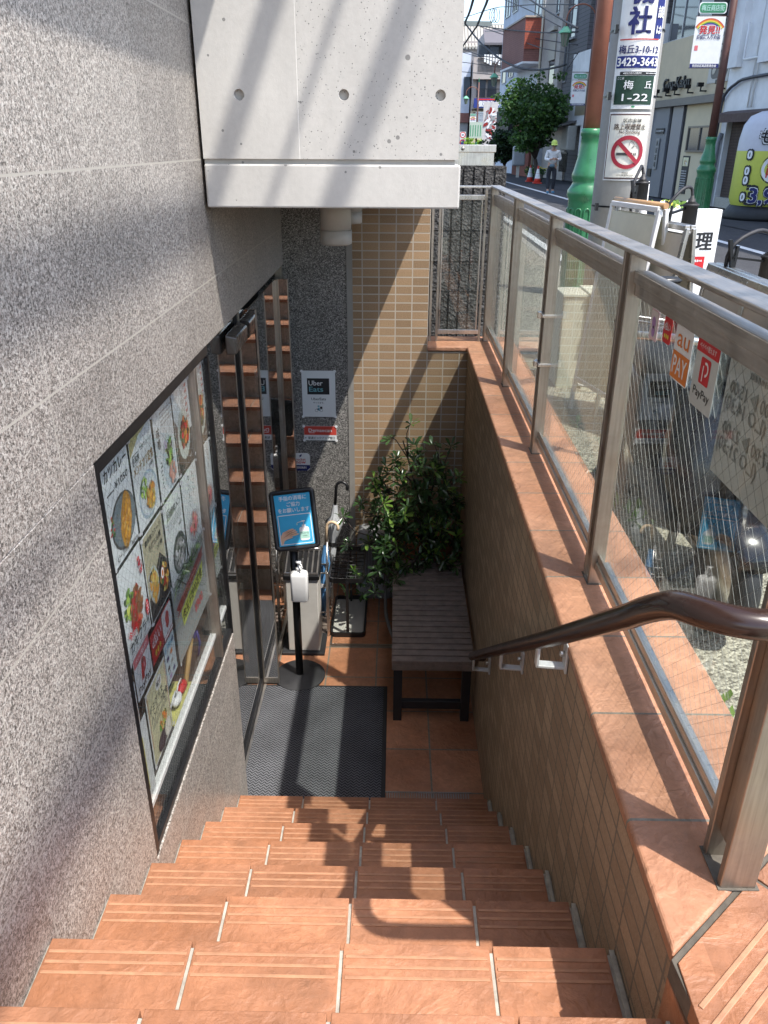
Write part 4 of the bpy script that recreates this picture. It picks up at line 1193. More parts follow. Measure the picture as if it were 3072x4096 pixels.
# shrub in a terracotta pot
sh = thing('potted_shrub', (.2, 4.62, ZF), 'glossy green potted shrub in front of the beige tiles', 'plant')
mb = MB(); mb.lathe([(.12, 0), (.165, .42), (.172, .44), (.178, .445), (.178, .5), (.166, .5), (.155, .47), (.02, .465)], (.225, 4.645, ZF), 28); mb.build('pot', P('clay_pot', (.33, .12, .05), .7, var=.25), sh)
rnd = random.Random(11)
stems = MB(); leaves = MB()
def leaf(p, d, L, m):
    d = d.normalized()
    a = d.cross(Vector((0, 0, 1)))
    if a.length < .1: a = Vector((1, 0, 0))
    a.normalize(); a = (a + d.cross(a) * rnd.uniform(-.5, .5)).normalized()
    nn = a.cross(d).normalized()
    w = L * .175
    leaves.m = m
    base = len(leaves.v)
    c0 = nn * (-L * .03)
    vs = [p, p + d * L * .45 + a * w * .75 + c0 * -1, p + d * L * .45 + c0, p + d * L * .45 - a * w * .75 - c0, p + d * L * .78 + a * w - c0 * 1.2, p + d * L * .78 + c0 * .5, p + d * L * .78 - a * w - c0 * 1.2, p + d * L + c0 * 2]
    leaves.add(vs, [(0, 1, 2), (0, 2, 3), (1, 4, 5, 2), (2, 5, 6, 3), (4, 7, 5), (5, 7, 6)], True)
root_ = Vector((.215, 4.64, -2.36))
tips = []
hull = [((.05, 4.42, -1.60), 5), ((.0, 4.45, -1.78), 9), ((-.1, 4.4, -1.88), 8), ((-.17, 4.38, -2.08), 7), ((-.17, 4.35, -2.25), 10), ((-.19, 4.3, -2.5), 6), ((-.1, 4.25, -2.46), 9), ((.02, 4.3, -2.3), 12), ((.1, 4.4, -2.0), 14), ((.22, 4.45, -1.82), 10), ((.33, 4.5, -1.9), 10), ((.39, 4.5, -2.08), 9), ((.33, 4.42, -2.22), 10), ((.22, 4.35, -2.3), 12), ((.1, 4.3, -2.42), 9), ((.0, 4.42, -2.08), 14), ((-.06, 4.4, -1.98), 10), ((.14, 4.5, -1.72), 6), ((.16, 4.36, -2.12), 13), ((.3, 4.38, -2.02), 12), ((.38, 4.45, -2.28), 9), ((.12, 4.3, -2.36), 12), ((.27, 4.3, -2.36), 10), ((.04, 4.34, -2.18), 12), ((.18, 4.46, -1.95), 9), ((.3, 4.5, -1.78), 7)]
for c_, k in hull:
    c_ = Vector(c_)
    mid = root_.lerp(c_, .5) + Vector((rnd.uniform(-.05, .05), rnd.uniform(-.05, .05), .06))
    stems.tube(smoothpath([root_ + Vector((rnd.uniform(-.03, .03), rnd.uniform(-.03, .03), -.1)), mid, c_], 3), [.008] * 3 + [.006] * 2 + [.004] * 2, 6)
    for i in range(int(k * .95)):
        q = c_ + Vector((rnd.gauss(0, .062), rnd.gauss(0, .06), rnd.gauss(0, .07)))
        q.x = min(q.x, .40); q.y = min(q.y, 4.8)
        stems.tube([mid.lerp(c_, .6), c_.lerp(q, .5) + Vector((0, 0, -.012)), q], [.004, .003, .002], 4, False)
        tips.append(q)
for q in tips:
    ax = (q - Vector((.1, 4.6, -2.3))).normalized() + Vector((rnd.uniform(-.4, .4), rnd.uniform(-.6, .2), rnd.uniform(0, .6)))
    ax.normalize()
    s1 = ax.cross(Vector((.3, .2, 1))).normalized(); s2 = ax.cross(s1)
    n = rnd.randint(6, 9); young = 1 if rnd.random() < .24 else 0
    for i in range(n):
        a = 2 * math.pi * i / n + rnd.uniform(-.3, .3)
        leaf(q - ax * rnd.uniform(0, .03), (s1 * math.cos(a) + s2 * math.sin(a)) + ax * rnd.uniform(-.1, .7), rnd.uniform(.042, .078), young if i > 2 else 0)
stems.build('stems', MT['bark'], sh)
leaves.build('foliage', [MT['leaf'], MT['leafy']], sh)

# stickers and an hours sheet on the near railing pane (inner face readable from the stairs)
def pane_in(y, z): return frame((.5865, y, z), (0, -1, 0), (0, 0, 1))
GS = 'payment stickers on the railing glass'
c = Card(pane_in(1.812, -.371), .0005); c.base(.056, .068, ink['pink'], .0006, .006); c.rect(0, .002, .05, .058, INK('ink_pale_pink', (.66, .6, .58)), 1, .004); c.ell(0, .006, .013, .013, ink['purple'], 2); c.ell(.002, -.014, .012, .012, ink['purple'], 2); tag(c.build('payment_sticker'), 'small pink and purple sticker nearest the post on the glass', 'sticker', GS)
c = Card(pane_in(1.718, -.363), .0005); c.base(.052, .056, ink['red'], .0006, .008); c.text('d払い', 0, .008, .017, w_, 1, .015, .042)
for a in (-1, 0, 1): c.ell(a * .011, -.013, .0042, .005, ink['yellow'])
tag(c.build('payment_sticker'), 'small all red sticker with three dots on the railing glass', 'sticker', GS)
c = Card(pane_in(1.61, -.391), .0005); c.base(.104, .114, MT['paper'], .0006, .008); c.rect(0, -.026, .1, .056, ink['orange'], 1); c.text('au', 0, .026, .04, ink['orange'], 1, .008, .07); c.text('PAY', 0, -.025, .04, w_, 2, .012, .08); tag(c.build('payment_sticker'), 'orange and white payment sticker on the railing glass', 'sticker', GS)
c = Card(pane_in(1.475, -.398), .0005); c.base(.116, .132, INK('paper_dull', (.5, .54, .52)), .0006, .008); c.rect(0, .052, .114, .026, ink['red'], 1, .004); c.text('ペイペイ使えます', 0, .052, .011, w_, 2, .01, .085)
c.rect(0, .008, .05, .05, ink['red'], 1, .005); c.ring(.004, .013, .009, .014, w_, 2, -90, 120); c.rect(-.008, .003, .004, .03, w_, 2); c.text('PayPay', 0, -.038, .018, k_, 1, .008, .085); tag(c.build('payment_sticker'), 'grey sticker with red header beside the opening hours sheet', 'sticker', GS)
c = Card(frame((.5975, 1.215, -.44), (0, 1, 0), (0, 0, 1)), .0005); c.base(.36, .23, MT['paper'], .0006)
gy = ink['dgrey']
for i, (a, b, h_) in enumerate((('11:00 ▶ 15:00', .055, .03), ('(L.O 14:30)', .02, .028), ('17:00 ▶ 22:00', -.02, .03), ('(L.O 21:30)', -.055, .028))): c.text(a, .085 if i % 2 else .06, b, h_, gy, 1, .008)
c.scribble(.04, .09, .1, .02, gy, 1, 1); o = tag(c.build('hours_sheet'), 'opening hours sheet facing the street on the railing glass', 'notice')
# the print shows through the paper from behind
c2 = Card(frame((.5965, 1.215, -.44), (0, 1, 0), (0, 0, 1)), .0005)
c2.layer = 0
gz = INK('ink_show_through', (.33, .34, .33))
c2.xf = frame((.5962, 1.215, -.44), (0, 1, 0), (0, 0, 1))
c2.step = -.0006
c2.layer = 1
for i, (a, b, h_) in enumerate((('11:00 ▶ 15:00', .055, .03), ('(L.O 14:30)', .02, .028), ('17:00 ▶ 22:00', -.02, .03), ('(L.O 21:30)', -.055, .028))): c2.text(a, .085 if i % 2 else .06, b, h_, gz, 1, .008)
c2.scribble(.04, .09, .1, .02, gz, 1, 1)
c2.build('show_through_print', o)

# ================================================================== THE STREET
# block wall with steel box on top, just past the well
bwl = thing('block_wall', (.1, 5.7, G), 'black split-face block wall behind the railing end', 'wall')
mb = MB()
rb = random.Random(4)
for j in range(8):
    z0 = G + j * .2 - .11
    x = -1.4
    while x < .69:
        for i in range(1):
            x2 = x + .068
            d = rb.uniform(-.004, .004)
            mb.box(x, x2 - .013, 5.60 + d, 5.7, max(z0, G - .05) + .004, z0 + .195 if j < 7 else min(z0 + .195, -.128))
            x = x2
mb.box(-1.4, .705, 5.615, 5.8, G - .05, -.132)
for j in range(8):
    for i in range(3):
        mb.box(.70, .715, 5.64 + i * .055, 5.685 + i * .055, max(G + j * .2 - .106, G - .05), min(G + j * .2 + .085, -.13))
mb.build('blocks', MT['split'], bwl)
sbx = thing('steel_box', (.2, 5.75, -.128), 'long stainless steel box lying on the black block wall', 'box')
mb = MB(); mb.box(-1.4, .60, 5.62, 5.84, -.128, -.05); mb.box(.6002, .625, 5.625, 5.835, -.128, -.05); mb.build('body', MT['steel_b'], sbx)
mb = MB(); mb.box(-1.4, .635, 5.605, 5.86, -.0498, -.005); mb.build('lid', MT['steel_b'], sbx, bevel=.003)
mb = MB(); mb.lathe([(.012, 0), (.012, .006), (.004, .01)], (0, 0, 0), 10); mb.v = [Vector((.42 + v.x, 5.605 - v.z, -.028 + v.y)) for v in mb.v]; mb.build('bolt', MT['steel'], sbx)

# utility pole with its plates
up = thing('utility_pole', (1.645, 6.36, G), 'thick grey concrete utility pole carrying the address plates', 'pole')
mb = MB(); mb.lathe([(.185, -.1), (.18, 2), (.172, 5), (.15, 9)], (1.645, 6.36, G), 32); mb.build('shaft', MT['pole'], up)
for z in (-.42, .30, .7, 1.0, 1.35):
    mb = MB(); mb.lathe([(.184, 0), (.184, .012)], (1.645, 6.36, z), 24, cap=False); mb.box(1.455, 1.475, 6.2, 6.24, z - .02, z + .03); mb.build('steel_band', MT['blackmetal'], up)
mb = MB(); mb.tube([(1.80, 6.2, -.24), (1.82, 6.19, -.9), (1.82, 6.19, G)], .024, 10); mb.build('conduit', MT['white'], up)
nrm = Vector((-.10, -1, 0)).normalized()
xd = Vector((-nrm.y, nrm.x, 0))
def polecard(z, r): 
    o = Vector((1.645, 6.36, z)) + nrm * r
    return frame(o, xd, (0, 0, 1))
RP = .192
c = Card(polecard(.76, RP), .0035, RP); c.base(.315, 1.07, MT['white'], .006)
b_ = ink['navy']
c.text('社', -.018, -.009, .15, b_, 1, .035, .145); c.text('機', -.018, .165, .15, b_, 1, .03, .145)
c.rect(.118, .11, .058, .444, INK('ink_royal', (.01, .02, .17))); c.text('は', .118, -.062, .05, w_, 2, .02, .04); c.text('談', .118, .04, .065, w_, 2, .02, .045)
c.rect(-.005, -.117, .27, .007, INK('ink_rule_red', (.5, .03, .03)))
c.text('梅丘3-10-12', -.0, -.175, .05, b_, 1, .02, .275); c.rect(0, -.25, .292, .072, INK('ink_royal', (.01, .02, .17))); c.text('3429-3643', 0, -.25, .052, w_, 2, .025, .275)
c.rect(.018, -.318, .26, .02, k_); c.text('◀電柱広告のお問合せ', -.03, -.318, .012, w_, 2, .006, .12); c.scribble(.1, -.318, .08, .011, w_, 1, 2)
c.rect(0, -.42, .272, .176, ink['green'], 1); c.text('ここは', -.1, -.348, .014, w_, 2, .004, .045); c.text('梅', -.045, -.388, .052, w_, 2, .01, .062); c.text('丘', .088, -.386, .046, w_, 2, .012, .05); c.text('1-22', .008, -.464, .046, w_, 2, .014, .175)
c.ell(0, -.522, .012, .007, ink['signgreen'], 2)
tag(c.build('address_plate'), 'long white advertising plate with green block number on the pole', 'sign')
c = Card(polecard(-.015, RP + .004), .0035, RP); c.base(.315, .44, MT['white'], .006)
c.rect(0, 0, .298, .42, INK('ink_taupe', (.12, .075, .07))); c.rect(0, 0, .28, .40, ink['cream'] if False else INK('ink_offwhite', (.7, .68, .6)), 2)
c.text('区内全域', .01, .168, .022, k_, 3, .006, .12); c.text('路上喫煙禁止', 0, .128, .036, INK('ink_umber', (.07, .04, .03)), 3, .012, .215); c.text('No Smoking', .0, .092, .022, INK('ink_umber', (.07, .04, .03)), 3, .004, .14)
c.ring(0, -.035, .082, .108, ink['crimson'], 4, n=40); 
c.rect(-.02, -.046, .105, .018, ink['dgrey'], 3)
for i in range(2): c.rect(.045 + i * .012, -.046, .006, .018, ink['dgrey'], 3)
c.ring(.02, .012, .018, .021, ink['dgrey'], 3, -90, 90); c.ring(.045, -.012, .016, .019, ink['dgrey'], 3, 0, 150); c.ring(.025, .02, .016, .019, ink['dgrey'], 3, 90, 220)
a_ = R(-45)
for i in range(12):
    t0, t1 = -.068 + .136 * i / 12, -.068 + .136 * (i + 1) / 12
    c.poly([(t0 - .009, -t0 - .035 - .009), (t0 + .009, -t0 - .035 + .009), (t1 + .009, -t1 - .035 + .009), (t1 - .009, -t1 - .035 - .009)], ink['crimson'], 5)
c.text('世田谷区', .0, -.168, .01, ink['dgrey'], 3, .004, .045); c.text('CITY OF SETAGAYA', .0, -.184, .01, ink['dgrey'], 3, .004, .115)
tag(c.build('no_smoking_plate'), 'cream no smoking plate with red circle low on the utility pole', 'sign')

# street lamps
SHOP = '梅丘商店街'
def lamp_post(x, y, label, arm=0, banner=True, fluted=True, side=-1, full=True, top=4.2):
    t = thing('street_lamp', (x, y, G), label, 'street lamp', 'green based street lamps along the road')
    mb = MB()
    mb.lathe([(.2, 0), (.2, .06), (.185, .1), (.18, 1.02), (.185, 1.06), (.205, 1.1), (.2, 1.15), (.165, 1.2), (.15, 1.24), (.165, 1.27), (.17, 1.31), (.155, 1.35), (.12, 1.5), (.105, 1.62), (.105, 1.7), (.115, 1.71), (.115, 1.77), (.09, 1.78)], (x, y, G), 32)
    base = mb.build('base', MT['green'], t)
    mb = MB()
    for i in range(12):
        a = 2 * math.pi * i / 12
        ca, sa = math.cos(a), math.sin(a)
        q = frame((x + ca * .184, y + sa * .184, G + .56), (-sa, ca, 0), (0, 0, 1))
        o_, i_ = rounded(.075, .82, .036, 5), rounded(.05, .79, .024, 5)
        n = len(o_)
        mb.xf = q
        mb.add([(u_, v_, -.004) for u_, v_ in o_] + [(u_ * .96, v_ * .995, .006) for u_, v_ in o_] + [(u_, v_, .006) for u_, v_ in i_] + [(u_, v_, .001) for u_, v_ in i_], [(k + n * j, (k + 1) % n + n * j, (k + 1) % n + n * (j + 1), k + n * (j + 1)) for j in range(3) for k in range(n)], True)
    mb.build('flutes', MT['green'], base)
    mb = MB(); mb.lathe([(.085, 1.75), (.08, 3.2), (.07, top + .9)], (x, y, G), 24); mb.build('post', MT['rust'] if y < 12 else MT['rustdark'], t)
    mb = MB(); mb.lathe([(.04, 0), (.06, .08), (.03, .16), (.05, .22), (.012, .45)], (x, y, G + top + .88), 12); mb.build('finial', MT['green'], t)
    if arm:
        pts = [(x, y, top + G - .1)]
        for i in range(13):
            a = math.pi * i / 12
            pts.append((x + side * .58 * (1 - math.cos(a)), y, top + G + .52 * math.sin(a)))
        pts.append((x + side * 1.16, y, top + G - .25))
        mb = MB(); mb.tube(pts, .028, 10); mb.build('arm', MT['rust'], t)
        lx, lz = x + side * 1.16, top + G - .25
        mb = MB(); mb.lathe([(.1, 0), (.11, -.03), (.28, -.2), (.285, -.23), (.2, -.235)], (lx, y, lz), 6, False); ln_ = mb.build('lantern_cap', MT['greenlamp'], t)
        mb = MB(); mb.lathe([(.19, -.235), (.105, -.66), (.09, -.7)], (lx, y, lz), 6, False); mb.build('lantern_glass', MT['lampglass'], t)
        mb = MB()
        for i in range(6):
            a = 2 * math.pi * i / 6
            mb.bar((lx + .195 * math.cos(a), y + .195 * math.sin(a), lz - .235), (lx + .11 * math.cos(a), y + .11 * math.sin(a), lz - .67), .014, .014)
        mb.build('lantern_ribs', MT['green'], ln_)
    if banner:
        mb = MB(); mb.tube([(x, y, 2.68), (x + side * .75, y, 2.68)], .014, 6); mb.tube([(x, y, 2.385), (x + side * .72, y, 2.385)], .01, 6); mb.tube([(x, y, 1.46), (x + side * .72, y, 1.46)], .008, 6); mb.build('banner_arm', MT['rustdark'], t)
        c = Card(frame((x + side * .40, y - .012, 2.53), (1, 0, 0), (0, 0, 1)), .004); c.base(.56, .2, MT['paper'], .012, .05); c.rect(0, 0, .53, .17, ink['signgreen'], 1, .06); c.text(SHOP, 0, 0, .1, ink['mint'], 2, .02, .46); c.build('name_board', t)
        c = Card(frame((x + side * .41, y - .02, 1.92), (1, 0, 0), (0, 0, 1)), .004); c.base(.6, .92, MT['white'], .003)
        for i, m in enumerate((INK('ink_rb_red', (.55, .08, .05)), ink['orange'], ink['yellow'], ink['leaf'], ink['blue'], ink['purple'])):
            for kx in range(14):
                a0, a1 = R(35 + 110 * kx / 14), R(35 + 110 * (kx + 1) / 14)
                r0, r1 = .36 - i * .02, .34 - i * .02
                c.poly([(math.cos(a0) * r0, .07 + math.sin(a0) * r0), (math.cos(a0) * r1, .07 + math.sin(a0) * r1), (math.cos(a1) * r1, .07 + math.sin(a1) * r1), (math.cos(a1) * r0, .07 + math.sin(a1) * r0)], m)
        c.text('発見!!', .0, .225, .15, ink['w'], 2, .06, .44); c.text('発見!!', .0, .225, .14, ink['red'], 3, .03, .42); c.text('お気に入りの店', 0, .095, .075, ink['navy'], 2, .02, .48)
        c.rect(-.22, -.1, .07, .09, ink['pinkred']); c.rect(0, -.42, .6, .075, ink['navy']); c.text('世田谷区商店街連合会', 0, -.42, .05, w_, 2, .02, .5)
        c.build('banner', t)
    return t
lamp_post(2.13, 9.66, 'big green fluted street lamp behind the utility pole', 0, False, top=5.2)
lamp_post(6.79, 19, 'street lamp with rainbow banner in front of the grill shop', 0, True, top=4.9)
lamp_post(7.86, 37, 'street lamp with arched arm and lantern left of the pole', 1, True, top=6.15)
lamp_post(6.9, 54, 'street lamp half hidden by the maple tree', 1, False, top=5.7)
lamp_post(7.62, 85, 'far small street lamp with banner before the blue sign', 1, True, top=6.0)

# cream cabinet behind the glass
cc_ = thing('utility_cabinet', (1.33, 5.72, G), 'cream painted steel utility cabinet on the pavement by the railing', 'cabinet')
mb = MB(); mb.box(1.185, 1.36, 5.69, 5.98, G - .02, -.975); mb.build('body', MT['cream'], cc_, bevel=.006)
mb = MB(); mb.box(1.3605, 1.485, 5.66, 5.99, G - .02, -.98); mb.build('cable_cover', MT['cream'], cc_, bevel=.006)
mb = MB(); mb.box(1.175, 1.3595, 5.68, 5.99, -.9745, -.955); mb.box(1.352, 1.492, 5.65, 5.995, -.9545, -.94); mb.build('roof', MT['cream'], cc_, bevel=.003)
mb = MB(); mb.box(1.352, 1.366, 5.652, 5.668, -1.28, -1.22); mb.box(1.35, 1.37, 5.648, 5.66, -1.31, -1.285); mb.build('latch', MT['steel_b'], cc_)
mb = MB(); mb.tube(smoothpath([(1.3, 5.66, G + .05), (1.36, 5.6, G + .03), (1.45, 5.55, G + .04), (1.5, 5.62, G + .1)]), .008, 6); mb.build('cable', MT['greycream'], cc_)

# A boards along the railing
def aboard(name, corner0, corner1, ztop, label, facem, lean=.16, framem=None, thick=.03, wood=False):
    a, b = Vector(corner0 + (0,)), Vector(corner1 + (0,))
    d = (b - a).normalized(); nn = Vector((d.y, -d.x, 0))
    w = (b - a).length
    t = thing(name, ((a.x + b.x) / 2, (a.y + b.y) / 2, G), label, 'sign board', 'folding sign boards standing along the railing')
    fm = framem or MT['steel_b']
    for s_ in (-1, 1):
        mb = MB()
        top0, top1 = Vector((a.x, a.y, ztop)) + nn * .018 * s_, Vector((b.x, b.y, ztop)) + nn * .018 * s_
        foot = nn * lean * s_
        f0, f1 = Vector((a.x, a.y, G)) + foot, Vector((b.x, b.y, G)) + foot
        mb.bar(top0, f0, .03, .022, nn); mb.bar(top1, f1, .03, .022, nn); mb.bar(top0, top1, .03, .03)
        k = .84
        m0, m1 = top0.lerp(f0, k), top1.lerp(f1, k)
        mb.bar(m0, m1, .022, .03)
        fr = mb.build('board_frame', fm, t, bevel=.004)
        mb = MB()
        e = nn * .004 * s_
        i0, i1, j0, j1 = top0.lerp(f0, .03) + d * .012, top1.lerp(f1, .03) - d * .012, m0 + d * .012, m1 - d * .012
        mb.add([i0 - e, i1 - e, j1 - e, j0 - e, i0 + e, i1 + e, j1 + e, j0 + e], [(0, 1, 2, 3), (7, 6, 5, 4), (0, 4, 5, 1), (1, 5, 6, 2), (2, 6, 7, 3), (3, 7, 4, 0)])
        mb.build('panel', facem, fr)
    if wood:
        mb = MB(); mb.tube([Vector((a.x, a.y, ztop + .02)) - d * .01, Vector((b.x, b.y, ztop + .02)) + d * .03], .017, 12); mb.build('wooden_bar', P('bar_wood', (.42, .25, .12), .5), t)
    return t
aboard('sign_board', (1.46, 5.0), (1.575, 4.5), -.405, 'silver framed folding board with bare beige back by the railing', P('board_beige', (.5, .46, .38), .7))
aboard('sign_board', (1.34, 5.2), (1.47, 4.68), -.325, 'folding board topped with a wooden bar before the pole', MT['cream'], framem=MT['white'], wood=True)
aboard('sign_board', (1.41, 3.65), (1.405, 3.16), -.485, 'silver framed folding board nearest the camera behind the railing', P('board_tan', (.42, .36, .28), .7))
aboard('sign_board', (1.33, 3.02), (1.34, 2.55), -.46, 'silver framed board cut off by the right edge of the photo', P('board_tan', (.42, .36, .28), .7))
# white stand sign
ws = thing('stand_sign', (2.06, 5.95, G), 'white box stand sign with black characters and red panel', 'sign')
fs = frame((2.065, 5.93, -.98), (1, .12, 0), (0, 0, 1))
mb = MB(fs); mb.prism([(-.23, -.58), (.23, -.58), (.23, .57), (-.23, .57)], -.1, 0); mb.build('casing', MT['white'], ws, bevel=.008)
c = Card(fs @ Matrix.Translation((0, 0, .004)), .0015); c.base(.43, 1.1, INK('ink_sign_white', (.8, .8, .8)), .003)  # plain white sign face
c.text('料理', .06, .36, .12, k_, 1, .03, .25); c.rect(.0, .17, .3, .17, ink['red']); c.scribble(.0, .225, .26, .03, w_, 1, 2); c.rect(-.15, .36, .09, .11, k_); c.rect(-.15, .36, .06, .08, INK('ink_sign_white', (.8, .8, .8)), 2)
c.build('sign_face', ws)
mb = MB(fs); mb.prism([(-.2, -.64), (.2, -.64), (.2, -.581), (-.2, -.581)], -.2, .1); mb.build('foot', MT['blackmetal'], ws)
# clip lamps
def clip_lamp(head, clip, label):
    head, clip = Vector(head), Vector(clip)
    t = thing('clip_lamp', clip, label, 'lamp', 'black clip lamps on the sign boards')
    ax = Vector((.12, .1, 1)).normalized()
    mb = MB(frame(head, (1, 0, 0), Vector((0, 1, 0)))); mb.lathe([(.038, -.1), (.041, -.095), (.04, .012), (.045, .014), (.045, .024), (.022, .028), (.019, .052), (.012, .056), (.01, .07)], (0, 0, 0), 22); mb.build('lamp_head', MT['blackm'], t)
    mb = MB()
    for k in range(5): mb.lathe([(.036 - .006 * k, .026 + .005 * k), (.036 - .006 * k, .029 + .005 * k)], tuple(head), 18)
    mb.build('cooling_fins', MT['blackm'], t)
    mb = MB(); mb.bar(head + Vector((-.03, 0, .0)), clip + Vector((0, 0, .03)), .022, .009); mb.build('bracket_arm', MT['blackmetal'], t)
    mb = MB(); mb.bar(clip + Vector((-.012, .01, .1)), clip + Vector((.015, 0, -.035)), .022, .013, (1, 0, 0)); mb.bar(clip + Vector((.024, .01, .075)), clip + Vector((.015, 0, -.035)), .022, .01, (1, 0, 0)); mb.build('clamp', MT['blackmetal'], t)
    mb = MB(); mb.tube(smoothpath([head + Vector((0, 0, .065)), head + Vector((-.015, 0, .11)), head.lerp(clip, .5) + Vector((0, 0, .13)), clip + Vector((0, .02, .06)), clip + Vector((.02, .05, -.1)), clip + Vector((.1, .0, -.45)), clip + Vector((.05, -.02, -.8))]), .009, 8); mb.build('power_cable', MT['cable'], t)
clip_lamp((1.68, 4.85, -.33), (1.52, 4.75, -.385), 'black clip lamp in the middle of the silver framed board')
clip_lamp((1.50, 5.25, -.23), (1.395, 5.05, -.29), 'black clip lamp on the board with the wooden bar')
clip_lamp((1.64, 3.62, -.46), (1.415, 3.5, -.46), 'black clip lamp on the nearest board by the right edge')
# pansies
fp = thing('flower_pot', (2.25, 7.0, -.62), 'small terracotta pot of yellow and white pansies behind the boards', 'plant')
mb = MB(); mb.lathe([(.06, 0), (.095, .11), (.105, .115), (.105, .135), (.09, .135), (.01, .12)], (2.25, 7.0, -.62), 20); mb.build('pot', P('clay_pot', (.33, .12, .05), .7, var=.25), fp)
mb = MB(); rf = random.Random(3)
for i in range(150):
    p = Vector((2.25 + rf.gauss(0, .07), 7 + rf.gauss(0, .07), -.47 + rf.uniform(-.04, .05)))
    mb.m = rf.choice([0, 0, 0, 0, 1, 2]); r_ = .014
    a = Vector((rf.uniform(-1, 1), -1, rf.uniform(0, 1))).normalized(); x_ = a.cross(Vector((0, 0, 1))).normalized(); y_ = a.cross(x_)
    mb.add([p + (x_ * math.cos(k * 1.256) + y_ * math.sin(k * 1.256)) * r_ for k in range(5)], [(0, 1, 2, 3, 4)])
mb.build('flowers', [MT['leafy'], ink['yellow'], ink['w']], fp)['kind'] = 'stuff'
mb = MB(); mb.tube([(2.25, 7.0, -.62), (2.25, 7, G)], .02, 10); mb.lathe([(.13, -.012), (.13, 0)], (2.25, 7, -.62), 20); mb.lathe([(.16, 0), (.15, .02)], (2.25, 7, G), 20); tag(mb.build('plant_stand', MT['blackmetal']), 'thin black stand carrying the pansy pot behind the boards', 'stand')
# weeds and cable on the washed gravel
mb = MB(); rf = random.Random(9)
for cx, cy, n, sp in ((1.82, 6.8, 90, .14), (1.18, 3.5, 26, .07), (1.62, 6.0, 60, .12), (1.05, 2.0, 10, .05)):
    for i in range(n):
        p = Vector((cx + rf.gauss(0, sp), cy + rf.gauss(0, sp), G)); h = rf.uniform(.05, .3 if n > 50 else .07)
        a = rf.uniform(0, 6.3); d = Vector((math.cos(a) * .3, math.sin(a) * .3, 1)); s_ = Vector((-math.sin(a), math.cos(a), 0)) * .012
        mb.add([p - s_ * .3, p + s_ * .3, p + d * h * .6 + s_, p + d * h, p + d * h * .6 - s_], [(0, 1, 2, 3, 4)])
wd = mb.build('weeds', MT['leafy']); wd['kind'] = 'stuff'
mb = MB(); mb.tube(smoothpath([(1.5, 3.3, G), (1.3, 3.0, G), (1.12, 2.84, G), (1.0, 2.9, G), (.9, 3.2, G), (1.0, 3.8, G), (1.3, 4.4, G)]), .011, 8); tag(mb.build('power_cable', MT['cable']), 'black power cable lying on the washed gravel behind the glass', 'cable')


# scooter parked behind the near glass panel
sc_ = thing('scooter', (1.2, 3.1, G), 'dark scooter parked on the washed gravel behind the near glass panel', 'scooter')
SX = 1.2
PB = P('scooter_black', (.012, .013, .018), .18, var=.1)
def sc_wheel(y):
    pts_ = [(SX, y + .17 * math.sin(a), G + .22 + .17 * math.cos(a)) for a in [2 * math.pi * i / 24 for i in range(25)]]
    mb = MB(); mb.tube(pts_, .05, 10, False); w = mb.build('wheel', MT['blackm'], sc_)
    mb = MB(); mb.lathe([(.03, -.04), (.12, -.03), (.125, 0), (.12, .03), (.03, .04)], (0, 0, 0), 18); mb.v = [Vector((SX + v.z, y + v.y, G + .22 + v.x)) for v in mb.v]; mb.build('rim', MT['steel_b'], w)
sc_wheel(2.5); sc_wheel(3.72)
def loft(name, secs, m, n=16):
    """secs: (y, zc, halfwidth, halfheight)"""
    mb = MB(); vs = []
    for y, zc, hw, hh in secs: vs += [(SX + hw * math.copysign(abs(math.cos(a)) ** .7, math.cos(a)), y, zc + hh * math.copysign(abs(math.sin(a)) ** .7, math.sin(a))) for a in [2 * math.pi * k / n for k in range(n)]]
    fs = [(i * n + k, i * n + (k + 1) % n, (i + 1) * n + (k + 1) % n, (i + 1) * n + k) for i in range(len(secs) - 1) for k in range(n)] + [tuple(range(n))[::-1], tuple(range(n * (len(secs) - 1), n * len(secs)))]
    mb.add(vs, fs, True); return mb.build(name, m, sc_)
loft('body', [(3.2, G + .42, .12, .12), (3.3, G + .5, .17, .2), (3.55, G + .55, .17, .17), (3.8, G + .6, .13, .12), (3.95, G + .65, .07, .06)], PB)
loft('seat', [(3.2, G + .74, .1, .04), (3.3, G + .76, .14, .06), (3.6, G + .77, .15, .055), (3.88, G + .79, .1, .04)], MT['blackm'])
loft('foot_board', [(2.75, G + .3, .15, .05), (2.9, G + .27, .17, .04), (3.25, G + .3, .16, .06)], MT['blackm'])
loft('leg_shield', [(2.62, G + .4, .14, .1), (2.7, G + .6, .2, .25), (2.78, G + .62, .2, .28), (2.82, G + .5, .15, .2)], PB)
loft('front_fender', [(2.3, G + .36, .05, .03), (2.42, G + .43, .075, .04), (2.6, G + .42, .07, .04)], PB)
mb = MB(); mb.tube([(SX, 2.5, G + .22), (SX, 2.66, G + .6), (SX, 2.75, G + .95)], .028, 8); mb.build('fork', MT['blackmetal'], sc_)
mb = MB(); mb.tube(smoothpath([(SX - .33, 2.9, G + .99), (SX - .18, 2.78, G + 1.0), (SX, 2.75, G + .97), (SX + .18, 2.78, G + 1.0), (SX + .33, 2.9, G + .99)]), .016, 8); mb.build('handlebar', MT['steel_b'], sc_)
for sx in (-1, 1):
    mb = MB(); mb.tube([(SX + sx * .2, 2.8, G + 1.0), (SX + sx * .27, 2.8, G + 1.18)], .006, 6); mb.lathe([(.01, -.012), (.05, -.008), (.055, 0), (.04, .01)], (SX + sx * .28, 2.8, G + 1.2), 16, sx=1.1, sy=.6); mb.build('mirror', MT['black'], sc_)
loft('head_light', [(2.62, G + .93, .05, .04), (2.66, G + .95, .1, .07), (2.75, G + .97, .11, .07), (2.85, G + .98, .06, .04)], MT['black'])
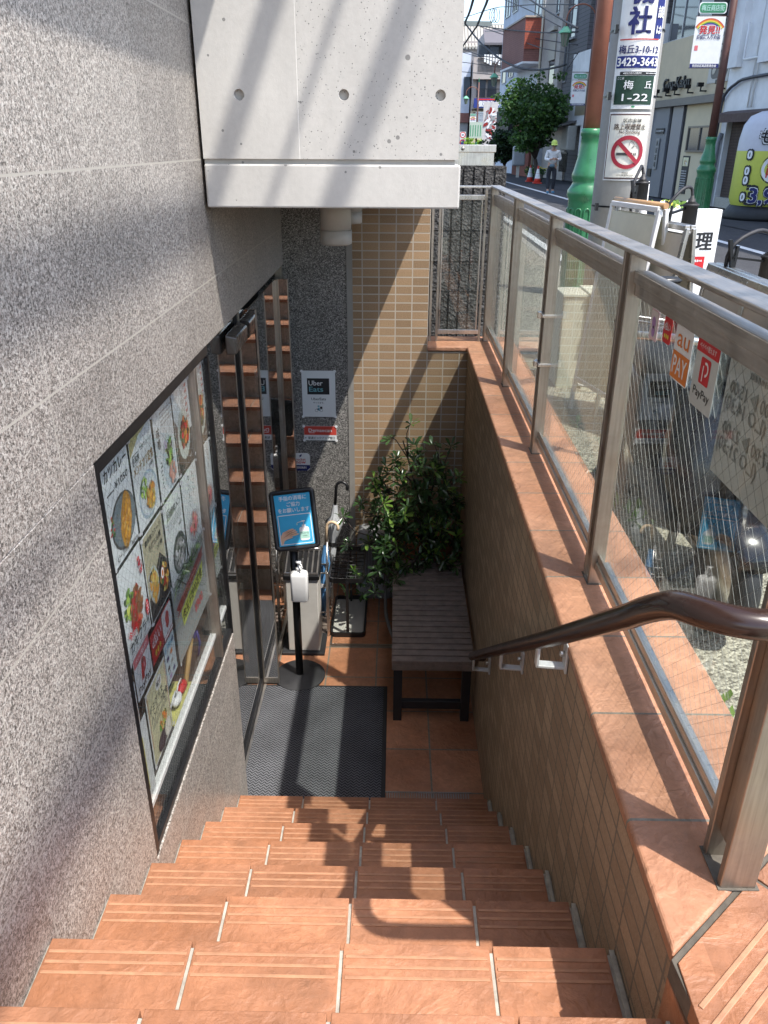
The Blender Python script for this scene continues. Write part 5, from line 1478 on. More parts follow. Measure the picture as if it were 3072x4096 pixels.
loft('tail_light', [(3.9, G + .68, .075, .04), (3.985, G + .68, .06, .03)], P('tail_red', (.5, .02, .02), .15))
mb = MB(); mb.box(SX - .07, SX + .07, 3.97, 3.975, G + .44, G + .58); mb.build('number_plate', ink['w'], sc_)
mb = MB(); mb.tube([(SX + .12, 3.4, G + .25), (SX + .15, 3.75, G + .3), (SX + .15, 3.95, G + .33)], .04, 10); mb.build('exhaust', MT['steel'], sc_)
mb = MB()
for k in range(3): mb.tube([(SX - .13, 3.9, G + .8 + .02 * k), (SX, 4.02, G + .8 + .02 * k), (SX + .13, 3.9, G + .8 + .02 * k)], .008, 6)
mb.build('rear_rack', MT['steel_b'], sc_)

# ================================================================== BUILDINGS ALONG THE STREET
# facade line: s runs away along the street from Y = 20, o comes out towards the road
FD = Vector((-.085, 1, 0)).normalized()
FO = Vector((-1, -.085, 0)).normalized()
FM = Matrix((FD, FO, Vector((0, 0, 1)))).transposed().to_4x4()
FM.translation = Vector((9.6, 20, 0))
def fpt(s, o, z): return FM @ Vector((s, o, z))
def fcard(s, o, z): return frame(fpt(s, o, z), -FD, (0, 0, 1))
def S(y): return (y - 20) * 1.0036
def m_siding(name, c, pitch, axis=2, w=.012, dark=.45, nscale=8, bump=.01):
    g = N(name); p, s = g.pos()
    j = g.line(s[axis], pitch, 0, w)
    cc = g.mix(1, c, g.ramp(g.noise(nscale, 4, .65).outputs[0], [(.3, .82), (.7, 1.08)]), 'MULTIPLY')
    cc = g.mix(1, cc, g.ramp(g.noise(.6, 4).outputs[0], [(.3, .85), (.7, 1.06)]), 'MULTIPLY')
    g.col(g.mix(j, cc, tuple(v * dark for v in c)))
    return g.set(.75, 0, g.bump(g.math('SUBTRACT', g.noise(nscale * 4, 3).outputs[0], j), .6, bump), .3)
def m_bricks(name, c, mortar, w=.2, h=.065):
    g = N(name)
    tc = g.n('TexCoord'); mp = g.n('Mapping')
    p, s = g.pos()
    cb = g.n('CombineXYZ'); g.l(g.math('ADD', s[0], s[1]), cb.inputs[0]); g.l(s[2], cb.inputs[1])
    b = g.n('TexBrick'); b.inputs['Scale'].default_value = 1; b.inputs['Brick Width'].default_value = w; b.inputs['Row Height'].default_value = h; b.inputs['Mortar Size'].default_value = .008
    b.inputs['Color1'].default_value = c + (1,); b.inputs['Color2'].default_value = tuple(v * .8 for v in c) + (1,); b.inputs['Mortar'].default_value = mortar + (1,)
    g.l(cb.outputs[0], b.inputs[0]); g.col(b.outputs[0])
    return g.set(.8, 0, g.bump(g.math('MULTIPLY', b.outputs['Fac'], -1.0), .5, .008), .3)
BW_ = dict(
    beige=P('wall_beige_render', (.56, .47, .32), .8, var=.12, vs=2), white=P('wall_white_paint', (.74, .74, .74), .7, var=.18, vs=1.5), lightwhite=P('wall_cool_white', (.6, .64, .72), .7, var=.15, vs=1.2),
    rough=m_siding('wall_rough_tile', (.46, .42, .38), .06, 2, .008, .8, 10, .03), dark=m_siding('wall_dark_siding', (.13, .125, .13), .16, 2, .02, .4), greyd=P('wall_grey_panel', (.16, .165, .18), .5),
    redtile=m_bricks('red_tile', (.42, .1, .06), (.2, .09, .07), .1, .1), brownred=m_siding('brown_red_tile', (.26, .12, .1), .1, 2, .015, .6), taupe=P('wall_taupe', (.4, .35, .32), .8, var=.12, vs=1.2),
    black=P('dark_opening', (.008, .008, .009), .6), shutter=m_siding('brown_shutter', (.085, .06, .05), .075, 2, .012, .35), roof=P('corrugated_roof', (.36, .34, .3), .6, var=.2), redwood=m_bricks('red_brick', (.24, .07, .05), (.16, .09, .07)))
def m_pane(name, c=(.03, .035, .04), rough=.06):
    if name in _mc: return _mc[name]
    g = N(name); g.col(g.mix(g.ramp(g.noise(.8, 3).outputs[0], [(.3, 0), (.7, 1)]), c, tuple(v * 2.2 for v in c))); g.set(rough, 0, None, .9); _mc[name] = g.m; return g.m
PANE = m_pane('window_pane')
ALU = P('aluminium_frame', (.4, .41, .42), .4, .6)
def win(parent, s0, s1, z0, z1, o=0, n=2, frame_m=None, sill=False, pane=None):
    """window on the facade: frame with its mullions, panes a sub-part"""
    mb = MB(FM); t = .05
    mb.box(s0, s1, o, o + .06, z0, z0 + t); mb.box(s0, s1, o, o + .06, z1 - t, z1)
    for i in range(n + 1):
        x = s0 + (s1 - s0 - t) * i / n
        mb.box(x, x + t, o, o + .055, z0 + t, z1 - t)
    if sill: mb.box(s0 - .06, s1 + .06, o, o + .14, z0 - .06, z0)
    f = mb.build('window', frame_m or ALU, parent)
    mb = MB(FM); mb.box(s0 + t * .5, s1 - t * .5, o, o + .02, z0 + t * .5, z1 - t * .5); mb.build('pane', pane or PANE, f)
    return f

# grill shop, two storeys
gy_ = thing('shop_building', fpt(S(27.5), -3, G), 'beige rendered grill shop with black raised letters across the road', 'building')
s0, s1 = S(25.05), S(30.3)
mb = MB(FM); mb.box(s0, s1, -7, 0, 1.32, 3.02); mb.box(s0, s1, -7, -.002, 4.6, 9); mb.box(s0, s1, -7, -.45, 3.02, 4.6); mb.build('wall', BW_['beige'], gy_)
win(gy_, s0 + .1, s1 - .05, 3.03, 4.6, -.2, 5, sill=True)
mb = MB(FM); mb.box(s0, s1, -.3, .14, 1.12, 1.325); mb.build('canopy_fascia', P('fascia_taupe', (.13, .115, .1), .5), gy_)
mb = MB(FM); mb.box(S(28.95), s1, -7, -.02, G, 1.12); mb.build('grey_pier', BW_['greyd'], gy_)
mb = MB(FM); mb.box(S(28.75), S(28.95), -7, -.1, G, 1.12); mb.box(S(27.75), S(27.95), -7, -.1, G, 1.12); mb.build('dark_reveal', BW_['black'], gy_)
mb = MB(FM); mb.box(S(27.95), S(28.75), -7, -.05, G, 1.12); mb.build('sliding_door', P('door_grey', (.2, .2, .22), .4), gy_)
mb = MB(FM); mb.box(s0, S(27.75), -7, -.08, G, 1.12); mb.build('beige_panel', P('panel_beige', (.58, .49, .33), .7, var=.1, vs=2), gy_)
win(gy_, S(25.6), S(27.35), -.2, .52, -.08, 2, P('bronze_frame', (.12, .1, .08), .4))
c = Card(fcard(S(28.6), .06, 1.735), .01); c.base(.01, .01, ink['k'], .001)
c.text('Gyu-Kaku', 0, 0, .34, ink['k'], 1, .025, 2.05)
lt = c.build('raised_letters', gy_)
md = lt.modifiers.new('thick', 'SOLIDIFY'); md.thickness = .05
c = Card(fcard(S(25.75), .02, 2.3), .008); c.base(1.3, 1.36, INK('plaque_white', (.5, .48, .44)), .02); c.rect(.05, 0, 1.05, 1.15, INK('plaque_grey', (.12, .11, .1)), 1, .2); c.text('角', .05, 0, .85, INK('plaque_beige', (.5, .46, .38)), 2, .05); c.build('wall_plaque', gy_)
for yy in (29.75, 29.0, 28.3, 27.3, 26.4, 25.2):
    mb = MB(FM); s_ = S(yy); mb.box(s_ - .03, s_ + .03, 0, .2, 1.42, 1.46); mb.box(s_ - .02, s_ + .02, .16, .2, 1.44, 1.56); mb.box(s_ - .06, s_ + .06, .12, .3, 1.55, 1.66); mb.build('spotlight', MT['blackmetal'], gy_, bevel=.012)
c = Card(fcard(S(27.22), -.06, -.86), .006); c.base(.5, 1.1, ink['k'], .02); c.rect(0, .38, .4, .25, ink['pale']); c.food(0, .38, .15, .1, [ink['brown'], ink['w'], ink['gold']], 12, sz=.3); c.layer = 3; c.scribble(0, -.1, .38, .5, ink['lgrey'], 7); c.scribble(0, -.42, .38, .12, ink['w'], 3); c.build('menu_board', gy_)
c = Card(fcard(S(29.55), .02, -.28), .006); c.base(.28, .95, P('nameplate_grey', (.22, .23, .24), .4), .02)
for i, ch in enumerate('米田道場'): c.text(ch, 0, .33 - i * .22, .16, ink['k'], 1, .01)
c.build('name_plate', gy_)
mb = MB(FM); mb.box(S(29.85), S(30.15), -.02, .01, -1.0, -.75); mb.build('intercom', MT['blackmetal'], gy_)
c = Card(fcard(S(29.5), .02, .42), .006); c.base(.7, .16, ink['k'], .02); c.scribble(0, 0, .62, .09, ink['lgrey'], 1); c.build('plate_strip', gy_)

# white painted building nearer on the right
wb = thing('white_building', fpt(S(20), -3, G), 'white painted building with brown shutter and drain pipes beside the grill shop', 'building')
s0, s1 = S(9), S(25.0)
mb = MB(FM); mb.box(s0, s1, -7, .05, .62, 9); mb.box(S(24.68), s1, -7, .02, G, .62); mb.box(s0, S(24.68), -7, -.3, G, .62); mb.build('wall', BW_['white'], wb)
for yy in (24.6, 22.9, 20.8):
    mb = MB(FM); mb.box(S(yy) - .28, S(yy) + .28, .05, .22, 1.9, 9); mb.build('pilaster', BW_['white'], wb)
mb = MB(FM); mb.box(s0, S(24.64), -.29, -.12, -1.35, .58); mb.build('shutter', BW_['shutter'], wb)
mb = MB(FM); mb.add([(s0, .05, .85), (S(24.68), .05, .85), (S(24.68), .5, .75), (s0, .5, .75), (s0, .05, .6), (S(24.68), .05, .6), (S(24.68), .5, .55), (s0, .5, .55)], [(0, 1, 2, 3), (7, 6, 5, 4), (3, 2, 6, 7), (0, 3, 7, 4), (1, 5, 6, 2)]); mb.build('awning', P('awning_brown', (.07, .04, .035), .7), wb)
mb = MB(FM); mb.box(s0, S(24.64), -.2, .02, G, -1.352); mb.build('plinth', MT['grout'], wb)
for (pts_, r_, m_) in (([(S(24.82), .12, -1.6), (S(24.82), .12, .1), (S(24.82), .06, .3)], .07, P('pipe_grey', (.24, .25, .28), .4)), ([(S(25.02), .12, -1.5), (S(25.0), .12, .8), (S(24.85), .14, 1.25), (S(24.3), .14, 1.5), (S(23.4), .14, 1.6), (S(19), .14, 1.62)], .04, P('pipe_dark', (.04, .04, .05), .5)),
        ([(S(24.1), .14, 2.9), (S(24.1), .14, 2.05), (S(20), .14, 2.02)], .03, MT['white']), ([(S(23.5), .1, .9), (S(23.5), .1, 5)], .022, MT['white']), ([(S(23.3), .1, .9), (S(23.3), .1, 5)], .022, MT['white']), ([(S(22.3), .1, 1.6), (S(22.3), .1, 6)], .03, P('pipe_dark', (.04, .04, .05), .5))):
    mb = MB(FM); mb.tube(smoothpath(pts_, 3) if len(pts_) > 3 else pts_, r_, 8); mb.build('pipe', m_, wb)
mb = MB(FM); mb.box(S(24.9), S(25.55), -.1, .55, 3.1, 4.25); mb.build('sign_box', BW_['black'], wb)

# white low front with wall sign
lw = thing('white_shop', fpt(S(35), -3, G), 'white fronted low shop with dark entrance behind the far lamp post', 'building')
mb = MB(FM); mb.box(S(30.32), S(40.4), -7, .1, .75, 3.6); mb.box(S(37.0), S(38.4), -7, .08, G, .75); mb.box(S(30.32), S(33.5), -7, .05, G, .75); mb.build('wall', BW_['white'], lw)
mb = MB(FM); mb.box(S(33.5), S(37.0), -7, -.6, G, .75); mb.box(S(38.4), S(40.4), -7, -.6, G, .75); mb.build('dark_entrance', BW_['black'], lw)
c = Card(fcard(S(38.6), .12, 1.95), .012); c.base(1.5, 1.6, INK('sign_khaki', (.3, .25, .16)), .06)
for i in range(5):
    x = -.35 + i * .17
    for k in range(5): c.poly([(x + .05 * math.sin(k) , .3 - k * .13), (x + .05 + .05 * math.sin(k), .3 - k * .13), (x + .05 + .05 * math.sin(k + 1), .17 - k * .13), (x + .05 * math.sin(k + 1), .17 - k * .13)], k_)
c.build('wall_sign', lw)
mb = MB(FM); mb.box(S(31), S(40), -7, -.3, 3.6, 9.5); mb.build('upper_wall', BW_['dark'], lw)
mb = MB(FM); mb.box(S(36.8), S(37.2), .08, .16, -.4, .2); mb.build('notice_box', MT['blackmetal'], lw)

# dark siding house
dk = thing('dark_house', fpt(S(40.5), -3, G), 'dark grey siding house with tall black windows and small awning', 'building')
mb = MB(FM); mb.box(S(38.8), S(42.25), -8, .02, 1.1, 11); mb.box(S(40.42), S(42.25), -8, -.5, G, 1.1); mb.build('wall', BW_['dark'], dk)
win(dk, S(40.6), S(41.5), 4.3, 7.0, .02, 1, BW_['greyd'], True); win(dk, S(41.55), S(42.1), 2.6, 5.6, .02, 1, BW_['greyd'])
win(dk, S(39.3), S(40.2), 7.4, 9.8, .02, 1, BW_['greyd'], True)
mb = MB(FM); mb.add([(S(39), .02, .98), (S(45.8), .02, .98), (S(45.8), .9, .78), (S(39), .9, .78), (S(39), .02, .9), (S(45.8), .02, .9), (S(45.8), .9, .7), (S(39), .9, .7)], [(0, 1, 2, 3), (7, 6, 5, 4), (3, 2, 6, 7), (0, 3, 7, 4), (1, 5, 6, 2)]); mb.build('awning', P('awning_grey', (.09, .09, .095), .5), dk)
mb = MB(FM); mb.box(S(39.0), S(40.0), .02, .45, -.25, .75); mb.build('air_unit', P('unit_cream', (.32, .32, .3), .5), dk, bevel=.05)
mb = MB(FM)
for i in range(7): mb.box(S(40.6) + i * .2, S(40.6) + i * .2 + .04, -.1, -.06, -1.2, -.4)
mb.box(S(40.6), S(42.1), -.11, -.05, -.4, -.35); mb.build('fence_grille', MT['blackmetal'], dk)

# rough beige tile house
rh = thing('rough_tile_house', fpt(S(44.3), -3, G), 'beige rough tiled house with shuttered windows behind the maple', 'building')
mb = MB(FM); mb.box(S(42.27), S(46.5), -8, .03, .9, 6.9); mb.box(S(42.27), S(46.5), -8, -.4, G, .9); mb.build('wall', BW_['rough'], rh)
mb = MB(FM); mb.box(S(42.25), S(42.9), .03, .25, .9, 6.9); mb.build('corner_pier', BW_['rough'], rh)
win(rh, S(43.6), S(44.8), 2.5, 4.9, .03, 1, BW_['taupe'], False); win(rh, S(43.2), S(44.2), 5.6, 6.8, .03, 2, BW_['greyd'], True)
mb = MB(FM); mb.box(S(43.5), S(44.9), .03, .3, 4.9, 5.05); mb.box(S(43.6), S(44.8), .09, .14, 3.7, 4.85); mb.build('shutter_box', P('shutter_beige', (.36, .33, .28), .5), rh)

# white house with red balconies
rbn = thing('balcony_house', fpt(S(52), -3, G), 'tall white house with red tiled balconies above the maple', 'building')
mb = MB(FM); mb.box(S(46.75), S(57), -8, 0, G, 14); mb.build('wall', BW_['lightwhite'], rbn)
win(rbn, S(53.2), S(54.5), 3.6, 5.1, 0, 2); win(rbn, S(55.2), S(56.4), 3.4, 5.0, 0, 1); win(rbn, S(53.0), S(54.4), 6.9, 8.9, 0, 3); win(rbn, S(55), S(56.5), 6.9, 9.2, 0, 2)
win(rbn, S(47.2), S(48.8), 5.0, 7.2, 0, 2)
for z0, z1 in ((3.85, 5.78), (7.55, 9.6)):
    mb = MB(FM); mb.box(S(46.7), S(52.2), .0, .95, z0, z1); b_ = mb.build('balcony', BW_['brownred'], rbn)
    mb = MB(FM); mb.box(S(46.66), S(46.7) - .001, .0, .955, z0 + .55, z1 - .03); mb.build('red_mesh_panel', BW_['redtile'], b_)
    mb = MB(FM); mb.box(S(46.6), S(52.25), -.02, 1.0, z1 + .001, z1 + .08); mb.build('coping', P('coping_tan', (.4, .33, .27), .6), b_)
    mb = MB(FM); mb.box(S(46.6), S(52.25), -.02, .99, z0 - .1, z0 - .001); mb.build('underside', BW_['white'], b_)
mb = MB(FM); mb.tube([(S(46.6), .1, G), (S(46.6), .1, 12)], .06, 8); mb.build('pipe', P('pipe_cream', (.55, .5, .4), .5), rbn)
mb = MB(FM); mb.box(S(46.8), S(50.8), .0, .25, G, 1.1); mb.build('brick_front', BW_['redwood'], rbn)
mb = MB(FM); mb.box(S(50.9), S(54.5), .0, .6, .2, 1.8); mb.build('dark_awning', BW_['black'], rbn)

# far buildings closing the street
fa = thing('apartment_block', (10, 93, G), 'taupe apartment block with balconies above the blue school sign', 'building')
mb = MB(); mb.box(7.5, 18, 90.5, 100, G, 7.7); mb.build('wall', BW_['taupe'], fa)
mb = MB(); mb.box(8.6, 18, 91.5, 100, 7.7, 10.2); mb.build('top_storey', BW_['greyd'], fa)
mb = MB(); mb.add([(8.4, 89.6, 9.0), (18, 89.6, 9.0), (18, 92, 10.4), (8.4, 92, 10.4), (8.4, 89.6, 8.8), (18, 89.6, 8.8), (18, 92, 10.2), (8.4, 92, 10.2)], [(3, 2, 1, 0), (0, 1, 5, 4), (4, 5, 6, 7), (0, 4, 7, 3)]); mb.build('awning', P('roof_slate', (.12, .11, .12), .6), fa)
for z0 in (6.6, 3.95):
    mb = MB(); mb.box(7.4, 18, 89.6, 89.8, z0 - .75, z0 + (1.15 if z0 > 5 else -.2)); mb.box(7.4, 18, 89.8, 90.5, z0 - .75, z0 - .6); b_ = mb.build('balcony', BW_['taupe'], fa)
    mb = MB()
    for i in range(40): mb.box(7.9 + i * .13, 7.93 + i * .13, 89.52, 89.56, z0 - .15, z0 + 1.0)
    mb.box(7.8, 13, 89.51, 89.57, z0 + 1.0, z0 + 1.06); mb.build('bars', MT['blackmetal'], b_)
for x0 in (7.9, 9.0, 10.4, 12):
    for z0 in (7.0, 4.3):
        mb = MB(); mb.box(x0, x0 + .9, 90.40, 90.52, z0, z0 + 1.9); mb.build('window', PANE, fa)
mb = MB()
for i in range(9): mb.box(8.4 + i * .28, 8.6 + i * .28, 89.3, 89.34, 7.3 - (i % 3) * .12, 7.95)
mb.build('laundry', [MT['white']], fa)
mb = MB(); mb.box(7.4, 18, 89.9, 90.5, G, 3.0); mb.build('shop_front', BW_['beige'], fa)
for x0 in (7.9, 9.2): 
    c = Card(frame((x0 + .45, 89.88, 2.2), (1, 0, 0), (0, 0, 1)), .02); c.base(.95, 1.5, ink['w'], .02); c.scribble(0, .1, .8, 1.1, ink['grey'], 6); c.build('window_poster', fa)
mb = MB(); mb.box(7.6, 7.85, 89.8, 89.89, .5, 2.9); mb.box(8.9, 9.2, 89.8, 89.89, .5, 2.9); mb.build('dark_reveal', BW_['black'], fa)
c = Card(frame((9.2, 89.4, 3.72), (1, 0, 0), (0, 0, 1)), .02); c.base(3.2, .85, ink['blue'], .1); c.rect(-.35, .32, 1.9, .12, ink['red']); c.text('個別指導', -.35, -.06, .5, w_, 1, .03, 1.5); c.text('A', .75, .02, .62, w_, 1, .04); c.scribble(1.25, 0, .5, .4, w_, 2, 1)
tag(c.build('school_sign'), 'blue signboard with big white characters at the end of the street', 'sign')
wbk = thing('white_block', (4, 96, G), 'bright white block at the far end beside the concrete beam', 'building')
mb = MB(); mb.box(0, 7.35, 92, 104, 2.9, 8.35); mb.build('wall', BW_['lightwhite'], wbk)
mb = MB(); mb.box(0, 7.3, 92.2, 104, G, 2.9); mb.build('ground_floor', P('panel_grey', (.33, .33, .33), .6), wbk)
mb = MB(); mb.box(0, 7.36, 91.95, 91.99, 2.0, 2.9); mb.build('brick_band', BW_['brownred'], wbk)
mb = MB(); mb.box(6.7, 7.352, 91.9, 92, 4.3, 6.2); mb.build('window', PANE, wbk)
vr = thing('vault_roof_hall', (5, 115, G), 'hall with pale corrugated roof rising behind the white block', 'building')
mb = MB(); mb.box(-8, 14, 110, 130, G, 11.2); mb.build('wall', BW_['taupe'], vr)
mb = MB()
nr = 60
for i in range(nr):
    x0 = -8.3 + 22.8 * i / nr; x1 = x0 + 22.8 / nr * .6
    mb.add([(x0, 109.5, 10.6), (x1, 109.5, 10.6), (x1, 113, 13.2), (x0, 113, 13.2), (x0, 109.5, 10.3), (x1, 109.5, 10.3), (x1, 113, 12.9), (x0, 113, 12.9)], [(0, 1, 2, 3), (0, 4, 5, 1), (1, 5, 6, 2), (0, 3, 7, 4)])
mb.add([(-8.3, 109.6, 10.5), (14.5, 109.6, 10.5), (14.5, 113, 13.05), (-8.3, 113, 13.05)], [(0, 1, 2, 3)])
mb.box(-8.3, 14.5, 113, 130, 12.9, 13.3); mb.build('roof', BW_['roof'], vr)
# shop boards on the right kerb further on
def flatboard(x, y, z, w, h, base, label, fn, name='shop_board', cat='sign', xd=(1, 0, 0), t=.05):
    c = Card(frame((x, y, z), xd, (0, 0, 1)), .01); c.base(w, h, base, t); fn(c)
    return tag(c.build(name), label, cat)
def fb1(c):
    c.food(0, .2, .42, 1.3, [ink['dred'], ink['grey'], ink['w']], 40, 1, sz=.3)
flatboard(7.1, 68, 1.2, 1.1, 3.4, P('board_white', (.55, .52, .5), .6), 'tall pale shop board with dark red markings left of the maple', fb1)
def fb2(c):
    for i in range(9): c.rect(-.9 + i * .22, -.05, .08, .9, ink['signgreen'])
flatboard(7.35, 78, 1.1, 2.0, 1.3, P('board_greenish', (.4, .47, .38), .6), 'pale green striped shop board low at the street end', fb2)
def fb3(c): c.ring(0, .36, .2, .28, ink['red'], 1); c.ell(0, .36, .2, .2, ink['w'], 1); c.text('30', 0, .36, .2, ink['blue'], 2); c.ell(0, -.32, .28, .28, ink['red'], 1); c.up().ell(0, -.32, .2, .2, ink['blue'])
flatboard(6.52, 88, .45, .6, 1.3, P('board_white', (.55, .52, .5), .6), 'pair of small round traffic signs at the far left', fb3, 'traffic_sign', 'traffic sign')

# ------------------------------------------------------------------ trees
def leafball(mb, c, rx, ry, rz, n, size, rr, hollow=.25):
    for i in range(n):
        while True:
            v = Vector((rr.uniform(-1, 1), rr.uniform(-1, 1), rr.uniform(-1, 1)))
            if v.length <= 1 and v.length > hollow: break
        p = Vector(c) + Vector((v.x * rx, v.y * ry, v.z * rz))
        d = Vector((rr.gauss(0, 1), rr.gauss(0, 1), rr.gauss(0, .45) - .25)).normalized()
        a = d.cross(Vector((rr.gauss(0, 1), rr.gauss(0, 1), rr.gauss(0, 1)))).normalized()
        L = size * rr.uniform(.6, 1.3); w = L * .36
        mb.m = 1 if rr.random() < .18 else 0
        mb.add([p, p + d * L * .4 + a * w, p + d * L, p + d * L * .4 - a * w], [(0, 1, 2, 3)])
def tree(name, label, base, h_trunk, crown, seed, nleaf, size, mats, group=None, gaps=.55, cat='tree'):
    rr = random.Random(seed)
    t = thing(name, base, label, cat, group)
    tk = MB(); cr = MB()
    b = Vector(base); cc = Vector(crown[0]); ex = Vector(crown[1])
    fork = b + Vector(((cc.x - b.x) * .35, 0, h_trunk))
    tk.tube(smoothpath([b - Vector((0, 0, .1)), b.lerp(fork, .5) + Vector((rr.uniform(-.06, .06), 0, 0)), fork], 4), [.13 - .006 * i for i in range(9)], 9)
    blobs = []
    nb = 26
    for i in range(nb):
        while True:
            v = Vector((rr.uniform(-1, 1), rr.uniform(-1, 1), rr.uniform(-1, 1)))
            if .35 < v.length <= 1: break
        p = cc + Vector((v.x * ex.x, v.y * ex.y, v.z * ex.z)) * .82
        if rr.random() < gaps or True: blobs.append((p, rr.uniform(.28, .5)))
        mid = fork.lerp(p, .5) + Vector((0, 0, .12))
        tk.tube([fork, mid, p], [.055, .032, .012], 6)
    for p, k in blobs:
        s_ = min(ex) * k
        leafball(cr, p, s_ * 1.25, s_ * 1.2, s_ * .75, nleaf // nb, size, rr, .1)
        for j in range(3):
            q = p + Vector((rr.gauss(0, s_), rr.gauss(0, s_), rr.gauss(0, s_ * .6)))
            leafball(cr, q, s_ * .5, s_ * .5, s_ * .3, nleaf // nb // 7, size, rr, 0)
    tk.build('trunk', MT['bark'], t)
    cr.build('crown', mats, t)
    return t
ML = [MT['maple'], m_leaf('maple_leaf_bright', (.05, .11, .02), (.1, .2, .04), .5)]
tree('maple_tree', 'dense green maple over the pavement left of the walker', (6.55, 40, G), 1.0, ((5.98, 40, 1.15), (1.35, 1.3, 1.65)), 5, 8500, .17, ML)
DL = [m_leaf('dark_leaf', (.008, .022, .008), (.02, .045, .014), .5), MT['maple']]
tree('dark_tree', 'dark shrubby tree low behind the maple by the red brick', (6.25, 50, G), .5, ((6.1, 50, -.05), (.95, .9, 1.1)), 8, 4500, .16, DL)
HB = [m_leaf('hedge_leaf', (.16, .28, .03), (.28, .42, .06), .5), MT['leafy']]
tree('hedge_bush', 'bright yellow green bush at the far street end, left of the post', (7.25, 87.5, G), .6, ((7.25, 87.5, -.1), (.5, .5, .75)), 12, 2600, .14, HB, cat='bush')
tree('hedge_bush', 'bright yellow green bush at the far street end, right of the post', (8.4, 88, G), .6, ((8.4, 88, -.1), (.55, .5, .7)), 13, 2600, .14, HB, cat='bush')

# ------------------------------------------------------------------ cones, pots, mailbox
def cone(x, y, label):
    t = thing('traffic_cone', (x, y, G), label, 'traffic cone', 'traffic cones by the kerb')
    rd_ = P('cone_red', (.6, .05, .03), .5)
    mb = MB(); mb.box(x - .2, x + .2, y - .2, y + .2, G - .015, G + .03); mb.build('base', rd_, t, bevel=.02)
    mb = MB(); mb.lathe([(.16, .03), (.128, .2), (.1, .35), (.035, .68), (.03, .73)], (x, y, G), 20); b_ = mb.build('body', rd_, t)
    mb = MB(); mb.lathe([(.132, .2), (.104, .35)], (x, y, G), 20, cap=False); mb.lathe([(.093, .41), (.055, .6)], (x, y, G), 20, cap=False); mb.lathe([(.104, .3501), (.096, .3999)], (x, y, G), 20, cap=False); mb.build('white_band', MT['paper'], b_)
    mb = MB(); mb.lathe([(.102, .355), (.097, .39)], (x, y, G - .0), 20, cap=False); mb.xf = Matrix.Identity(4); mb.build('red_marks', ink['red'], b_)
cone(6.33, 41.0, 'left traffic cone of the two by the kerb')
cone(6.4, 39.2, 'right traffic cone of the two, nearer the walker')
mb = MB(); mb.tube(smoothpath([(7.2, 38.9, -.85), (7.0, 39.0, -.98), (6.6, 39.1, -1.0), (6.45, 39.2, -.92)]), .02, 6); tag(mb.build('barrier_rope', P('rope_yellow', (.5, .4, .06), .6)), 'yellow and black rope hung beside the walker', 'rope')
mx = thing('mail_box', (6.35, 46, G), 'grey box on a post by the dark tree', 'box')
mb = MB(); mb.box(6.1, 6.75, 45.8, 46.2, -1.05, -.1); mb.build('body', P('box_grey', (.3, .32, .34), .5), mx, bevel=.08); mb = MB(); mb.box(6.35, 6.5, 45.95, 46.05, G, -1.05); mb.build('post', MT['greycream'], mx)
for (x, y, h, lab) in ((6.85, 41.6, .3, 'low planted pot behind the left traffic cone'), (6.7, 43.2, .4, 'planted pot by the red brick front')):
    t = thing('planter', (x, y, G), lab, 'plant')
    mb = MB(); mb.lathe([(.16, 0), (.22, .28), (.2, .28)], (x, y, G), 14); mb.build('pot', P('pot_grey', (.2, .18, .16), .8), t)
    mb = MB(); leafball(mb, (x, y, G + .28 + h * .4), .34, .3, h * .6, 220, .1, random.Random(int(x * 10)), 0); mb.build('leaves', [MT['maple'], MT['leafy']], t)

# inflatable tube
tb = thing('inflatable_tube', (8.95, 20.6, G), 'yellow and white inflatable advertising tube by the brown shutter', 'advertising tube')
tx, ty = 8.92, 20.75
mb = MB(); mb.lathe([(.86, -.02), (.92, .05), (.76, .28), (.74, .3)], (tx, ty, G), 32); mb.build('base', MT['blackm'], tb)
mb = MB(); mb.m = 0; mb.lathe([(.74, .3), (.8, .45), (.8, 1.5)], (tx, ty, G), 40, cap=False); mb.m = 1; mb.lathe([(.8, 1.5), (.79, 1.75), (.74, 2.05), (.62, 2.24), (.4, 2.34), (0.02, 2.38)], (tx, ty, G), 40, cap=False)
mb.build('body', [P('tube_yellow', (.55, .58, .09), .45, var=.06), P('tube_white', (.5, .5, .55), .45, var=.06)], tb)
c = Card(frame(Vector((tx, ty, -.5)) + Vector((-.242, -.97, 0)) * .795, (.97, -.242, 0), (0, 0, 1)), .006, .795)
c.mb.m = 0
c.layer = 2
c.ring(.0, .0, .0, .33, k_, 1, n=28); c.ring(0, .0, .0, .3, ink['w'], 2, n=28); c.text('新', -.08, .13, .2, ink['red'], 3, .03); c.text('限', -.08, -.08, .2, ink['red'], 3, .03); c.text('6', -.06, -.22, .13, k_, 3, .02)
c.text('も', -.3, .68, .32, k_, 3, .12); c.text('も', -.3, .68, .3, ink['w'], 5, .08); c.text('も', -.3, .68, .27, k_, 7, .03); c.layer = 3
c.text('3,9', -.2, -.6, .42, k_, 3, .1); c.text('3,9', -.2, -.6, .35, ink['w'], 5, .06); c.text('3,9', -.2, -.6, .34, ink['navy'], 7, .03)
for z in (.3, -.05, -.25, -.62): c.text('0', -.62, z, .24, ink['k'], 3, .1); c.text('0', -.62, z, .18, ink['w'], 5, .05)
c.build('print', tb)
